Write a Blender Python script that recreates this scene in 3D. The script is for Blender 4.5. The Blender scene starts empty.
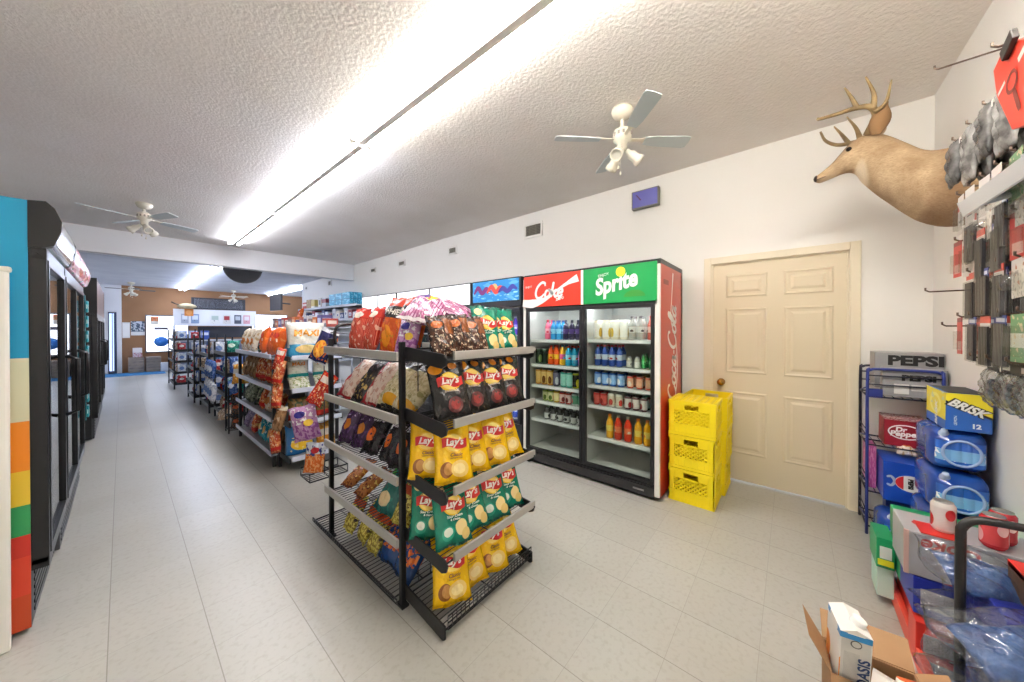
import bpy, bmesh, math, random
from mathutils import Matrix, Vector, Euler
PI = math.pi
SC = bpy.context.scene
COL = SC.collection
rnd = random.Random(7)

# ------------------------------------------------------------------ materials
def lin(c):
    if isinstance(c, str):
        c = tuple(int(c[i:i + 2], 16) / 255 for i in (0, 2, 4))
    return tuple((x / 12.92 if x <= .04045 else ((x + .055) / 1.055) ** 2.4) for x in c[:3]) + (1.,)
MATS = {}
def mat(c, rough=.5, metal=0., emit=0., coat=0., key=None):
    k = key or ('m', c, rough, metal, emit, coat)
    if k in MATS: return MATS[k]
    m = bpy.data.materials.new('surface'); m.use_nodes = True
    b = m.node_tree.nodes['Principled BSDF']
    b.inputs['Base Color'].default_value = lin(c)
    b.inputs['Roughness'].default_value = rough
    b.inputs['Metallic'].default_value = metal
    b.inputs['Coat Weight'].default_value = coat
    if emit:
        b.inputs['Emission Color'].default_value = lin(c); b.inputs['Emission Strength'].default_value = emit
    MATS[k] = m
    return m
def nd(nt, t, **kw):
    n = nt.nodes.new(t)
    for k, v in kw.items():
        if k in n.inputs: n.inputs[k].default_value = v
        else: setattr(n, k, v)
    return n
def mth(nt, op, a, b=None, c=None):
    n = nt.nodes.new('ShaderNodeMath'); n.operation = op
    for i, v in enumerate((a, b, c)):
        if v is None: continue
        if hasattr(v, 'is_linked'): nt.links.new(v, n.inputs[i])
        else: n.inputs[i].default_value = v
    return n.outputs[0]
def mixc(nt, f, a, b):
    n = nt.nodes.new('ShaderNodeMix'); n.data_type = 'RGBA'
    for sock, v in ((n.inputs[0], f), (n.inputs[6], a), (n.inputs[7], b)):
        if hasattr(v, 'is_linked'): nt.links.new(v, sock)
        else: sock.default_value = v
    return n.outputs[2]
def layered(base, layers, rough=.3, metal=0., key=None, coat=0., crinkle=0.):
    """printed packaging: shapes laid over a base colour in the UV frame of the face"""
    k = key or ('L', base, tuple(layers), rough)
    if k in MATS: return MATS[k]
    m = bpy.data.materials.new('print'); m.use_nodes = True; nt = m.node_tree
    b = nt.nodes['Principled BSDF']; b.inputs['Roughness'].default_value = rough; b.inputs['Metallic'].default_value = metal
    b.inputs['Coat Weight'].default_value = coat
    tc = nd(nt, 'ShaderNodeTexCoord'); sp = nd(nt, 'ShaderNodeSeparateXYZ'); nt.links.new(tc.outputs['UV'], sp.inputs[0])
    u, v = sp.outputs[0], sp.outputs[1]
    cur = lin(base)
    def rect(u0, u1, v0, v1):
        a = mth(nt, 'COMPARE', u, (u0 + u1) / 2, (u1 - u0) / 2); c = mth(nt, 'COMPARE', v, (v0 + v1) / 2, (v1 - v0) / 2)
        return mth(nt, 'MULTIPLY', a, c)
    for L in layers:
        if L[0] == 'rect': f = rect(*L[1:5])
        elif L[0] == 'ell':
            a = mth(nt, 'POWER', mth(nt, 'ABSOLUTE', mth(nt, 'DIVIDE', mth(nt, 'SUBTRACT', u, L[1]), L[3])), 2)
            c = mth(nt, 'POWER', mth(nt, 'ABSOLUTE', mth(nt, 'DIVIDE', mth(nt, 'SUBTRACT', v, L[2]), L[4])), 2)
            f = mth(nt, 'LESS_THAN', mth(nt, 'ADD', a, c), 1.)
        elif L[0] == 'noise':      # ('noise', scale, threshold, u0,u1,v0,v1, colour)
            n = nd(nt, 'ShaderNodeTexNoise', Scale=L[1], Detail=1.5); nt.links.new(tc.outputs['UV'], n.inputs['Vector'])
            f = mth(nt, 'MULTIPLY', mth(nt, 'GREATER_THAN', n.outputs[0], L[2]), rect(*L[3:7]))
        elif L[0] == 'wave':       # ('wave', scale, threshold, distortion, u0,u1,v0,v1, colour)
            n = nd(nt, 'ShaderNodeTexWave', Scale=L[1], Distortion=L[3]); nt.links.new(tc.outputs['UV'], n.inputs['Vector'])
            f = mth(nt, 'MULTIPLY', mth(nt, 'GREATER_THAN', n.outputs['Fac'], L[2]), rect(*L[4:8]))
        cur = mixc(nt, f, cur, lin(L[-1]))
    if hasattr(cur, 'is_linked'): nt.links.new(cur, b.inputs['Base Color'])
    else: b.inputs['Base Color'].default_value = cur
    if crinkle:
        n = nd(nt, 'ShaderNodeTexNoise', Scale=7., Detail=2.5); nt.links.new(tc.outputs['UV'], n.inputs['Vector'])
        bp = nd(nt, 'ShaderNodeBump', Strength=crinkle, Distance=.02); nt.links.new(n.outputs[0], bp.inputs['Height']); nt.links.new(bp.outputs[0], b.inputs['Normal'])
    MATS[k] = m
    return m
def two_sided(nt, fr, ior):
    g = nd(nt, 'ShaderNodeNewGeometry'); nt.links.new(mth(nt, 'MULTIPLY_ADD', g.outputs['Backfacing'], 1 / ior - ior, ior), fr.inputs['IOR'])
def film(tint='ffffff', clear=.75, rough=.12, key=None):
    """clear plastic film or pane: part see-through, part glossy by angle"""
    k = ('film', tint, clear, rough)
    if k in MATS: return MATS[k]
    m = bpy.data.materials.new('film'); m.use_nodes = True; nt = m.node_tree
    for n in list(nt.nodes): nt.nodes.remove(n)
    out = nd(nt, 'ShaderNodeOutputMaterial'); tr = nd(nt, 'ShaderNodeBsdfTransparent', Color=lin(tint)); gl = nd(nt, 'ShaderNodeBsdfGlossy', Roughness=rough)
    fr = nd(nt, 'ShaderNodeFresnel', IOR=1.5); mx = nd(nt, 'ShaderNodeMixShader'); two_sided(nt, fr, 1.5)
    f = mth(nt, 'ADD', fr.outputs[0], 1 - clear)
    f = mth(nt, 'MINIMUM', f, 1.)
    nt.links.new(f, mx.inputs[0]); nt.links.new(tr.outputs[0], mx.inputs[1]); nt.links.new(gl.outputs[0], mx.inputs[2]); nt.links.new(mx.outputs[0], out.inputs[0])
    MATS[k] = m
    return m
GLASS = film('f4f8f6', 1.0, .0)
def cling():
    k = 'cling'
    if k in MATS: return MATS[k]
    m = bpy.data.materials.new('cling'); m.use_nodes = True; nt = m.node_tree
    for n in list(nt.nodes): nt.nodes.remove(n)
    out = nd(nt, 'ShaderNodeOutputMaterial'); tr = nd(nt, 'ShaderNodeBsdfTransparent', Color=lin('f2f4f6')); gl = nd(nt, 'ShaderNodeBsdfGlossy', Roughness=.1); df = nd(nt, 'ShaderNodeBsdfDiffuse', Color=lin('dfe2e6'))
    m1 = nd(nt, 'ShaderNodeMixShader', Fac=.03); m2 = nd(nt, 'ShaderNodeMixShader')
    fr = nd(nt, 'ShaderNodeFresnel', IOR=1.6); two_sided(nt, fr, 1.6)
    no = nd(nt, 'ShaderNodeTexNoise', Scale=11., Detail=1.5); tc = nd(nt, 'ShaderNodeTexCoord'); nt.links.new(tc.outputs['Object'], no.inputs['Vector'])
    bp = nd(nt, 'ShaderNodeBump', Strength=.7, Distance=.05); nt.links.new(no.outputs[0], bp.inputs['Height'])
    nt.links.new(bp.outputs[0], gl.inputs['Normal']); nt.links.new(bp.outputs[0], fr.inputs['Normal'])
    nt.links.new(tr.outputs[0], m1.inputs[1]); nt.links.new(df.outputs[0], m1.inputs[2])
    nt.links.new(mth(nt, 'MINIMUM', mth(nt, 'ADD', fr.outputs[0], .02), 1.), m2.inputs[0]); nt.links.new(m1.outputs[0], m2.inputs[1]); nt.links.new(gl.outputs[0], m2.inputs[2]); nt.links.new(m2.outputs[0], out.inputs[0])
    MATS[k] = m
    return m
def noisy(c1, c2, scale=8., rough=.6, bump=0., bscale=80., bdist=.004, vor=False, coord='Object', detail=4.):
    k = ('N', c1, c2, scale, rough, bump, bscale)
    if k in MATS: return MATS[k]
    m = bpy.data.materials.new('mottled'); m.use_nodes = True; nt = m.node_tree; b = nt.nodes['Principled BSDF']
    b.inputs['Roughness'].default_value = rough
    tc = nd(nt, 'ShaderNodeTexCoord'); n = nd(nt, 'ShaderNodeTexNoise', Scale=scale, Detail=detail); nt.links.new(tc.outputs[coord], n.inputs['Vector'])
    r = nd(nt, 'ShaderNodeMapRange'); r.inputs[1].default_value = .35; r.inputs[2].default_value = .65; nt.links.new(n.outputs[0], r.inputs[0])
    nt.links.new(mixc(nt, r.outputs[0], lin(c1), lin(c2)), b.inputs['Base Color'])
    if bump:
        n2 = nd(nt, 'ShaderNodeTexVoronoi', Scale=bscale) if vor else nd(nt, 'ShaderNodeTexNoise', Scale=bscale, Detail=3.)
        nt.links.new(tc.outputs[coord], n2.inputs['Vector'])
        bp = nd(nt, 'ShaderNodeBump', Strength=bump, Distance=bdist); nt.links.new(n2.outputs[0], bp.inputs['Height']); nt.links.new(bp.outputs[0], b.inputs['Normal'])
    MATS[k] = m
    return m

# ------------------------------------------------------------------ mesh kit
class MB:
    def __init__(s): s.v = []; s.f = []; s.mi = []; s.uv = []; s.sm = []; s.mats = []; s.M = Matrix()
    def _m(s, m):
        if m not in s.mats: s.mats.append(m)
        return s.mats.index(m)
    def add(s, vs, fs, m, uvs=None, smooth=False):
        o = len(s.v); s.v += [tuple(s.M @ Vector(p)) for p in vs]; i = s._m(m)
        for k, f in enumerate(fs):
            s.f.append([o + a for a in f]); s.mi.append(i); s.sm.append(smooth)
            s.uv.append(uvs[k] if uvs else [(0, 0)] * len(f))
        return s
    def box(s, x0, x1, y0, y1, z0, z1, m, faces=None):
        vs = [(x, y, z) for x in (x0, x1) for y in (y0, y1) for z in (z0, z1)]
        fs = [(0, 4, 5, 1), (6, 2, 3, 7), (2, 0, 1, 3), (4, 6, 7, 5), (1, 5, 7, 3), (2, 6, 4, 0)]   # -y +y -x +x +z -z
        q = [(0, 0), (1, 0), (1, 1), (0, 1)]
        if faces:
            for k, f in enumerate(fs): s.add([vs[i] for i in f], [(0, 1, 2, 3)], faces.get(k, m), [q])
            return s
        return s.add(vs, fs, m, [q] * 6)
    def tube(s, pts, r, m, n=6, cap=True):
        pts = [Vector(p) for p in pts]; rr = r if isinstance(r, (list, tuple)) else [r] * len(pts)
        vs = []; up = None
        for i, p in enumerate(pts):
            d = (pts[min(i + 1, len(pts) - 1)] - pts[max(i - 1, 0)]).normalized()
            if up is None: up = Vector((0, 0, 1)) if abs(d.z) < .9 else Vector((1, 0, 0))
            a = d.cross(up).normalized(); b = a.cross(d).normalized(); up = b
            for k in range(n):
                t = 2 * PI * k / n; vs.append(tuple(p + rr[i] * (math.cos(t) * a + math.sin(t) * b)))
        fs = [(i * n + k, i * n + (k + 1) % n, (i + 1) * n + (k + 1) % n, (i + 1) * n + k) for i in range(len(pts) - 1) for k in range(n)]
        s.add(vs, fs, m, smooth=True)
        if cap: s.add(vs[:n], [tuple(range(n))], m); s.add(vs[-n:], [tuple(range(n))[::-1]], m)
        return s
    def lathe(s, prof, m, n=16, c=(0, 0, 0), smooth=True):
        vs = [(c[0] + r * math.cos(2 * PI * k / n), c[1] + r * math.sin(2 * PI * k / n), c[2] + z) for r, z in prof for k in range(n)]
        L = len(prof)
        fs = []; uv = []
        for i in range(L - 1):
            for k in range(n):
                fs.append((i * n + k, i * n + (k + 1) % n, (i + 1) * n + (k + 1) % n, (i + 1) * n + k))
                v0 = i / (L - 1); v1 = (i + 1) / (L - 1); uv.append([(k / n, v0), ((k + 1) / n, v0), ((k + 1) / n, v1), (k / n, v1)])
        return s.add(vs, fs, m, uv, smooth)
    def prism(s, poly, d0, d1, m, axis='y', capm=None):
        """poly in the two other axes, extruded along axis"""
        def P(a, b, d): return {'y': (a, d, b), 'x': (d, a, b), 'z': (a, b, d)}[axis]
        n = len(poly); vs = [P(a, b, d0) for a, b in poly] + [P(a, b, d1) for a, b in poly]
        s.add(vs, [(i, (i + 1) % n, n + (i + 1) % n, n + i) for i in range(n)], m)
        s.add(vs, [tuple(range(n))[::-1], tuple(range(n, 2 * n))], capm or m)
        return s
    def quad(s, a, b, c, d, m): return s.add([a, b, c, d], [(0, 1, 2, 3)], m, [[(0, 0), (1, 0), (1, 1), (0, 1)]])
    def bar(s, a, b, w, m):
        """square bar between two points"""
        return s.tube([a, b], w * .7, m, 4)
    def mesh(s, name='shape', bev=0., seg=2, fix=True):
        me = bpy.data.meshes.new(name); me.from_pydata(s.v, [], s.f)
        for m in s.mats: me.materials.append(m)
        me.polygons.foreach_set('material_index', s.mi); me.polygons.foreach_set('use_smooth', s.sm)
        ul = me.uv_layers.new(name='UVMap'); flat = [c for f in s.uv for p in f for c in p]
        ul.data.foreach_set('uv', flat)
        if fix or bev:
            bm = bmesh.new(); bm.from_mesh(me)
            bmesh.ops.remove_doubles(bm, verts=bm.verts, dist=1e-5)
            bmesh.ops.recalc_face_normals(bm, faces=bm.faces)
            if bev:
                es = [e for e in bm.edges if len(e.link_faces) == 2 and e.calc_face_angle(0) > .5]
                bmesh.ops.bevel(bm, geom=es, offset=bev, segments=seg, affect='EDGES', profile=.6, clamp_overlap=True)
            bm.to_mesh(me); bm.free()
        me.update()
        return me
    def obj(s, name, parent=None, bev=0., loc=None, rot=None, fix=True, seg=2):
        o = bpy.data.objects.new(name, s.mesh(name, bev, seg, fix)); COL.objects.link(o)
        if parent: o.parent = parent
        if loc: o.location = loc
        if rot: o.rotation_euler = rot
        return o
def link_mesh(name, me, parent=None, loc=None, rot=None, scale=None):
    o = bpy.data.objects.new(name, me); COL.objects.link(o)
    if parent: o.parent = parent
    if loc: o.location = loc
    if rot: o.rotation_euler = rot
    if scale: o.scale = scale
    return o
def tag(o, label, cat, group=None):
    o['label'] = label; o['category'] = cat
    if group: o['group'] = group
    return o
def thing(name, label, cat, loc=(0, 0, 0), rz=0., group=None, rot=None):
    o = bpy.data.objects.new(name, None); COL.objects.link(o); o.location = loc; o.rotation_euler = rot or (0, 0, rz)
    o.empty_display_size = .1
    return tag(o, label, cat, group)
def struct(name, b, bev=0.):
    o = b.obj(name, bev=bev); o['kind'] = 'structure'; return o
TEXTC = {}
def text_geo(s, size=1., off=0., shear=0., sx=1.):
    k = (s, size, off, shear, sx)
    if k in TEXTC: return TEXTC[k]
    cu = bpy.data.curves.new('lettering', 'FONT'); cu.body = s; cu.size = size; cu.offset = off; cu.shear = shear
    cu.align_x = 'CENTER'; cu.align_y = 'CENTER'; cu.resolution_u = 3; cu.fill_mode = 'FRONT'
    o = bpy.data.objects.new('lettering', cu); COL.objects.link(o)
    dg = bpy.context.evaluated_depsgraph_get(); dg.update()
    me = bpy.data.meshes.new_from_object(o.evaluated_get(dg))
    vs = [(v.co.x * sx, v.co.y, 0) for v in me.vertices]; fs = [tuple(p.vertices) for p in me.polygons]
    bpy.data.objects.remove(o); bpy.data.curves.remove(cu); bpy.data.meshes.remove(me)
    if vs:
        cx = (min(v[0] for v in vs) + max(v[0] for v in vs)) / 2; cy = (min(v[1] for v in vs) + max(v[1] for v in vs)) / 2
        vs = [(v[0] - cx, v[1] - cy, 0) for v in vs]
    TEXTC[k] = (vs, fs)
    return TEXTC[k]
FACE = {'-y': Matrix.Rotation(PI / 2, 4, 'X'), '-x': Matrix.Rotation(-PI / 2, 4, 'Z') @ Matrix.Rotation(PI / 2, 4, 'X'),
        '+y': Matrix.Rotation(PI, 4, 'Z') @ Matrix.Rotation(PI / 2, 4, 'X'), '+x': Matrix.Rotation(PI / 2, 4, 'Z') @ Matrix.Rotation(PI / 2, 4, 'X'), '+z': Matrix()}
def facing(face, loc, turn=0.):
    return Matrix.Translation(loc) @ FACE[face] @ Matrix.Rotation(turn, 4, 'Z')
def text(parent, s, size, m, face, loc, turn=0., off=0., shear=0., sx=1., name='lettering'):
    vs, fs = text_geo(s, size, off, shear, sx)
    b = MB(); b.M = facing(face, loc, turn); b.add(vs, fs, m)
    return b.obj(name, parent, fix=False)
def smooth_path(pts, k=6):
    P = [Vector(p) for p in pts]; P = [P[0] * 2 - P[1]] + P + [P[-1] * 2 - P[-2]]; out = []
    for i in range(1, len(P) - 2):
        for j in range(k):
            t = j / k; a, b, c, d = P[i - 1], P[i], P[i + 1], P[i + 2]
            out.append(.5 * ((2 * b) + (c - a) * t + (2 * a - 5 * b + 4 * c - d) * t * t + (3 * b - a - 3 * c + d) * t ** 3))
    out.append(P[-2]); return out
def ribbon(b, pts, w, m, k=6, lift=0.):
    """flat brush stroke in the XY plane; w is one width or a list of widths along it"""
    P = smooth_path([(p[0], p[1], 0) for p in pts], k); n = len(P); vs = []
    for i, p in enumerate(P):
        d = (P[min(i + 1, n - 1)] - P[max(i - 1, 0)]).normalized(); nn = Vector((-d.y, d.x, 0))
        t = i / (n - 1)
        if isinstance(w, (list, tuple)):
            q = t * (len(w) - 1); j = min(int(q), len(w) - 2); ww = w[j] + (w[j + 1] - w[j]) * (q - j)
        else: ww = w * (1 if .08 < t < .92 else .7)
        vs += [tuple(p + nn * ww / 2 + Vector((0, 0, lift))), tuple(p - nn * ww / 2 + Vector((0, 0, lift)))]
    b.add(vs, [(2 * i, 2 * i + 1, 2 * i + 3, 2 * i + 2) for i in range(n - 1)], m)
GLYPH = {   # pen strokes of a flowing script hand: (strokes, advance)
    'C': ([[(.78, .78), (.7, .98), (.45, 1.02), (.16, .75), (.08, .35), (.25, .03), (.55, .02), (.8, .25)]], .82),
    'o': ([[(.3, .5), (.12, .42), (.06, .18), (.2, 0), (.4, .1), (.46, .35), (.3, .5), (.5, .47)]], .5),
    'c': ([[(.42, .4), (.3, .5), (.1, .35), (.1, .1), (.25, 0), (.45, .12)]], .46),
    'a': ([[(.44, .42), (.28, .5), (.08, .32), (.1, .05), (.25, .02), (.42, .3), (.47, .5), (.43, .1), (.5, .0), (.6, .12)]], .58),
    'l': ([[(0, .1), (.3, .55), (.38, .95), (.26, 1.02), (.14, .6), (.12, .12), (.22, 0), (.36, .12)]], .36),
    'k': ([[(.1, 1.), (.09, .5), (.08, 0)], [(.42, .5), (.12, .25), (.28, .2), (.4, .02), (.52, .08)]], .5),
    'e': ([[(.1, .22), (.38, .3), (.32, .5), (.14, .44), (.08, .15), (.22, 0), (.45, .14)]], .46),
    '-': ([[(.05, .28), (.25, .3)]], .3)}
def script(b, word, h, m, w=.11, slant=.22, sx=1.):
    x = 0.
    tot = sum(GLYPH[c][1] for c in word)
    for c in word:
        st, adv = GLYPH[c]
        for s in st: ribbon(b, [((x + p[0] - tot / 2 + slant * p[1]) * h * sx, (p[1] - .5) * h) for p in s], w * h, m)
        x += adv

# shared colours
BLACK = mat('1b1b1d', .4); BLACKM = mat('17171a', .35, .6); WHITE = mat('e8e6e0', .5); CHROME = mat('d8d8d8', .12, 1.)
GREYRAIL = mat('8f8d88', .4, .3); STEEL = mat('a8a8a6', .35, .8); WIRE = mat('26262a', .35, .7); YEL = mat('f2dc10', .4)
INK = mat('141416', .5); PWHITE = mat('f2f2f0', .4); RED = mat('d8231f', .35)

# ------------------------------------------------------------------ camera
F = 330.
cd = bpy.data.cameras.new('camera'); cam = bpy.data.objects.new('camera', cd); COL.objects.link(cam)
cd.sensor_width = 36.; cd.lens = F / 1024 * 36.; cd.clip_start = .02
cam.location = (0, 0, 1.405); cam.rotation_euler = (PI / 2 - math.radians(.4), 0, -math.radians(49.78)); cd.shift_y = -9.6 / 1024
SC.camera = cam
SC.view_settings.view_transform = 'Standard'; SC.view_settings.look = 'None'; SC.view_settings.gamma = 1.; SC.view_settings.use_curve_mapping = False
SC.view_settings.exposure = EXPOSURE = 1.3
SC.cycles.max_bounces = 12; SC.cycles.diffuse_bounces = 7; SC.cycles.glossy_bounces = 5; SC.cycles.transparent_max_bounces = 24; SC.cycles.transmission_bounces = 6
SC.cycles.caustics_reflective = False; SC.cycles.caustics_refractive = False; SC.cycles.sample_clamp_indirect = 6.
SC.cycles.use_denoising = True
w = bpy.data.worlds.new('world'); SC.world = w; w.use_nodes = True
w.node_tree.nodes['Background'].inputs[0].default_value = (.75, .85, 1., 1.); w.node_tree.nodes['Background'].inputs[1].default_value = 1.

# ------------------------------------------------------------------ setting
RX, BY, FY = 3.66, -.757, 16.3          # side wall with the doors, wall behind the pegs, far wall
def ceil_z(y): return 3.027 - .0077 * y
def floor_mat():
    m = bpy.data.materials.new('vinyl_tile'); m.use_nodes = True; nt = m.node_tree; b = nt.nodes['Principled BSDF']
    tc = nd(nt, 'ShaderNodeTexCoord'); sp = nd(nt, 'ShaderNodeSeparateXYZ'); nt.links.new(tc.outputs['Object'], sp.inputs[0])
    T = .3065
    def cell(o, off): return mth(nt, 'DIVIDE', mth(nt, 'ADD', o, off), T)
    cx, cy = cell(sp.outputs[0], .047 + 40 * T), cell(sp.outputs[1], -.1 + 40 * T)
    def seam(c, wd):
        f = mth(nt, 'FRACT', c); d = mth(nt, 'ABSOLUTE', mth(nt, 'SUBTRACT', f, .5)); return mth(nt, 'GREATER_THAN', d, .5 - wd)
    s = mth(nt, 'MAXIMUM', mth(nt, 'MULTIPLY', seam(cx, .006), .8), mth(nt, 'MULTIPLY', seam(cy, .004), .42))
    cb = nd(nt, 'ShaderNodeCombineXYZ'); nt.links.new(mth(nt, 'FLOOR', cx), cb.inputs[0]); nt.links.new(mth(nt, 'FLOOR', cy), cb.inputs[1])
    wn = nd(nt, 'ShaderNodeTexWhiteNoise'); nt.links.new(cb.outputs[0], wn.inputs[0])
    n1 = nd(nt, 'ShaderNodeTexNoise', Scale=42., Detail=4.); nt.links.new(tc.outputs['Object'], n1.inputs['Vector'])
    n2 = nd(nt, 'ShaderNodeTexNoise', Scale=1.1, Detail=3.); nt.links.new(tc.outputs['Object'], n2.inputs['Vector'])
    c = mixc(nt, wn.outputs[0], lin('a9a8a1'), lin('aeada6'))
    r = nd(nt, 'ShaderNodeMapRange'); r.inputs[1].default_value = .5; r.inputs[2].default_value = .72; nt.links.new(n1.outputs[0], r.inputs[0])
    c = mixc(nt, mth(nt, 'MULTIPLY', r.outputs[0], .5), c, lin('989489'))
    r2 = nd(nt, 'ShaderNodeMapRange'); r2.inputs[1].default_value = .45; r2.inputs[2].default_value = .75; nt.links.new(n2.outputs[0], r2.inputs[0])
    c = mixc(nt, mth(nt, 'MULTIPLY', r2.outputs[0], .35), c, lin('9c9688'))
    c = mixc(nt, s, c, lin('7d7a72'))
    nt.links.new(c, b.inputs['Base Color'])
    b.inputs['Roughness'].default_value = .33; b.inputs['Specular IOR Level'].default_value = .4
    bp = nd(nt, 'ShaderNodeBump', Strength=.12, Distance=.003); nt.links.new(n1.outputs[0], bp.inputs['Height']); nt.links.new(bp.outputs[0], b.inputs['Normal'])
    return m
struct('floor', MB().box(-1.5, 6.8, -.9, 16.6, -.1, 0, floor_mat()))
CEIL = noisy('ebe6e1', 'efebe7', 2., .9, .32, 50., .016)
def slab(y0, y1, z0, z1, x0, x1, m):
    b = MB(); vs = [(x0, y0, z0), (x1, y0, z0), (x1, y1, z1), (x0, y1, z1)]
    vs += [(x, y, z + .12) for x, y, z in vs]
    return b.add(vs, [(0, 1, 2, 3), (7, 6, 5, 4), (0, 4, 5, 1), (1, 5, 6, 2), (2, 6, 7, 3), (3, 7, 4, 0)], m)
struct('ceiling', slab(-.9, 8.3, ceil_z(-.9), ceil_z(8.3), -1.5, 3.9, CEIL))
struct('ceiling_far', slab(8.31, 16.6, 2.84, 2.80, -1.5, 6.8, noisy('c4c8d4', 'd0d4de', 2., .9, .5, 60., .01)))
WALLP = noisy('ebe9e3', 'eeece7', 1.3, .75, .15, 90., .003)
WALLW = noisy('e6e6e8', 'ececee', 1.3, .75)
struct('beam', MB().box(-1.5, 3.655, 8.12, 8.32, 2.585, 3.1, WALLW))
DY0, DY1, DZ = -.345, .585, 2.02        # doorway
b = MB()
b.box(RX, RX + .12, DY1, 11.6, 0, 3.15, WALLP); b.box(RX, RX + .12, -.9, DY0, 0, 3.15, WALLP); b.box(RX, RX + .12, DY0, DY1, DZ, 3.15, WALLP)
struct('wall_right', b)
struct('wall_back', MB().box(-1.5, RX, BY - .12, BY, 0, 3.15, WALLP))
struct('wall_left', MB().box(-1.5, -1.38, BY, 16.6, 0, 3.15, WALLP))
TAN = noisy('946c4a', '9e7552', 1.5, .8)
struct('wall_far', MB().box(.0, 6.8, FY, FY + .12, 0, 3.0, TAN))
b = MB(); b.box(-1.38, -.27, FY, FY + .12, 0, 3., WALLW); b.box(-.11, 0, FY, FY + .12, 0, 3., WALLW); b.box(-.27, -.11, FY, FY + .12, 1.93, 3., WALLW)
struct('wall_far_white', b)
struct('wall_side', MB().box(6.6, 6.75, 11.6, 16.5, 0, 3., WALLW))
struct('wall_return', MB().box(3.66, 6.6, 11.6, 11.72, 0, 3.0, WALLW))
# six-panel door in its casing
CREAM = mat('dcd0b4', .45); CREAM2 = mat('e4dac2', .45)
def six_panel():
    b = MB(); x0 = RX + .012; w_ = DY1 - DY0
    b.box(x0, x0 + .035, DY0 + .006, DY1 - .006, .012, DZ - .006, CREAM)
    o = b.obj('door_1'); o['kind'] = 'structure'
    for cx0, cx1 in ((.115, .425), (.535, .845)):
        for z0, z1 in ((.26, .83), (1.0, 1.6), (1.7, 1.91)):
            y1, y0 = DY1 - cx0 * w_ / .93, DY1 - cx1 * w_ / .93
            p = MB(); e = .022
            ring = [(y0, z0), (y1, z0), (y1, z1), (y0, z1)]
            def inset(d): return [(y0 + d, z0 + d), (y1 - d, z0 + d), (y1 - d, z1 - d), (y0 + d, z1 - d)]
            levels = [(0, x0 - .0005), (.012, x0 - .008), (.026, x0 - .002), (.045, x0 - .002), (.065, x0 - .011)]
            vs = []
            for d, x in levels: vs += [(x, a, c) for a, c in inset(d)]
            fs = [(4 * i + k, 4 * i + (k + 1) % 4, 4 * i + 4 + (k + 1) % 4, 4 * i + 4 + k) for i in range(4) for k in range(4)] + [(16, 17, 18, 19)]
            p.add(vs, fs, CREAM); p.obj('door_panel', o)
    k = MB(); k.M = Matrix.Translation((x0, .503, .907)) @ Matrix.Rotation(-PI / 2, 4, 'Y')
    k.lathe([(0, 0), (.032, 0), (.032, .006), (.012, .012), (.011, .03), (.024, .036), (.031, .05), (.028, .064), (.012, .072), (0, .073)], mat('b8893f', .25, 1.), 20)
    k.obj('door_knob', o)
    for z in (.25, 1.05, 1.8): MB().box(x0 - .006, x0 + .002, DY0 + .002, DY0 + .016, z, z + .09, CREAM2).obj('hinge', o)
    t = MB()
    for y0, y1, z0, z1 in ((DY1, DY1 + .062, 0, DZ + .062), (DY0 - .062, DY0, 0, DZ + .062), (DY0, DY1, DZ, DZ + .062)):
        t.box(RX - .016, RX + .001, y0, y1, z0, z1, CREAM2)
        t.box(RX - .022, RX - .015, y0 + (.04 if y0 < DY0 and z0 == 0 and y1 <= DY0 else .0) * 0 + .004, y1 - .004, z0, z1 - .004, CREAM2)
    t.box(RX, RX + .06, DY1 - .012, DY1, 0, DZ, CREAM2); t.box(RX, RX + .06, DY0, DY0 + .012, 0, DZ, CREAM2); t.box(RX, RX + .06, DY0, DY1, DZ - .012, DZ, CREAM2)
    struct('trim_1', t, .002)
six_panel()

# ------------------------------------------------------------------ ceiling lights
TUBE = mat('fffaf4', .3, emit=1., key='tube')
TUBE.node_tree.nodes['Principled BSDF'].inputs['Emission Strength'].default_value = TUBE_E = 21.
TUBE_BOOST = mat('fffaf2', .3, emit=1., key='tube_boost'); TUBE_BOOST.node_tree.nodes['Principled BSDF'].inputs['Emission Strength'].default_value = 52.  # out-of-view strip end, made far brighter than the other tubes to fill the near corner
TUBEC = mat('f1f4ff', .3, emit=1., key='tubec'); TUBEC.node_tree.nodes['Principled BSDF'].inputs['Emission Strength'].default_value = 21.
TUBEB = mat('dfe9ff', .3, emit=1., key='tubeb')
TUBEB.node_tree.nodes['Principled BSDF'].inputs['Emission Strength'].default_value = 19.
HOUS = mat('efebe4', .5)
def strip_light(x, y0, y1, z, label, tm, group):
    t = thing('ceiling_light', label, 'light', (x, (y0 + y1) / 2, z), group=group); h = (y1 - y0) / 2 - .006
    MB().box(-.024, .024, -h, h, -.062, 0, HOUS).obj('housing', t, .003)
    for s in (-1, 1):
        MB().tube([(s * .065, -h + .02, -.045), (s * .065, h - .02, -.045)], .0185, tm, 10).obj('lamp_tube', t)
        for e in (-1, 1): MB().box(s * .065 - .02, s * .065 + .02, e * (h - .01) - .01, e * (h - .01) + .01, -.068, 0, WHITE).obj('lamp_holder', t, .002)
LX = 1.295
for y0, y1, which in ((-.68, .30, 'short end of the bare tube light strip near the peg wall'), (.30, 2.74, 'bare tube light strip overhead by the chip rack, near half'),
                      (2.74, 5.18, 'bare tube light strip in the middle of the ceiling run'), (5.18, 7.6, 'bare tube light strip ending just before the ceiling beam')):
    strip_light(LX, y0, y1, ceil_z(y1) - .001, which, TUBE_BOOST if y1 < .4 else TUBE if y1 < 2.8 else TUBEC, 'strip lights of the near room')
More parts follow.
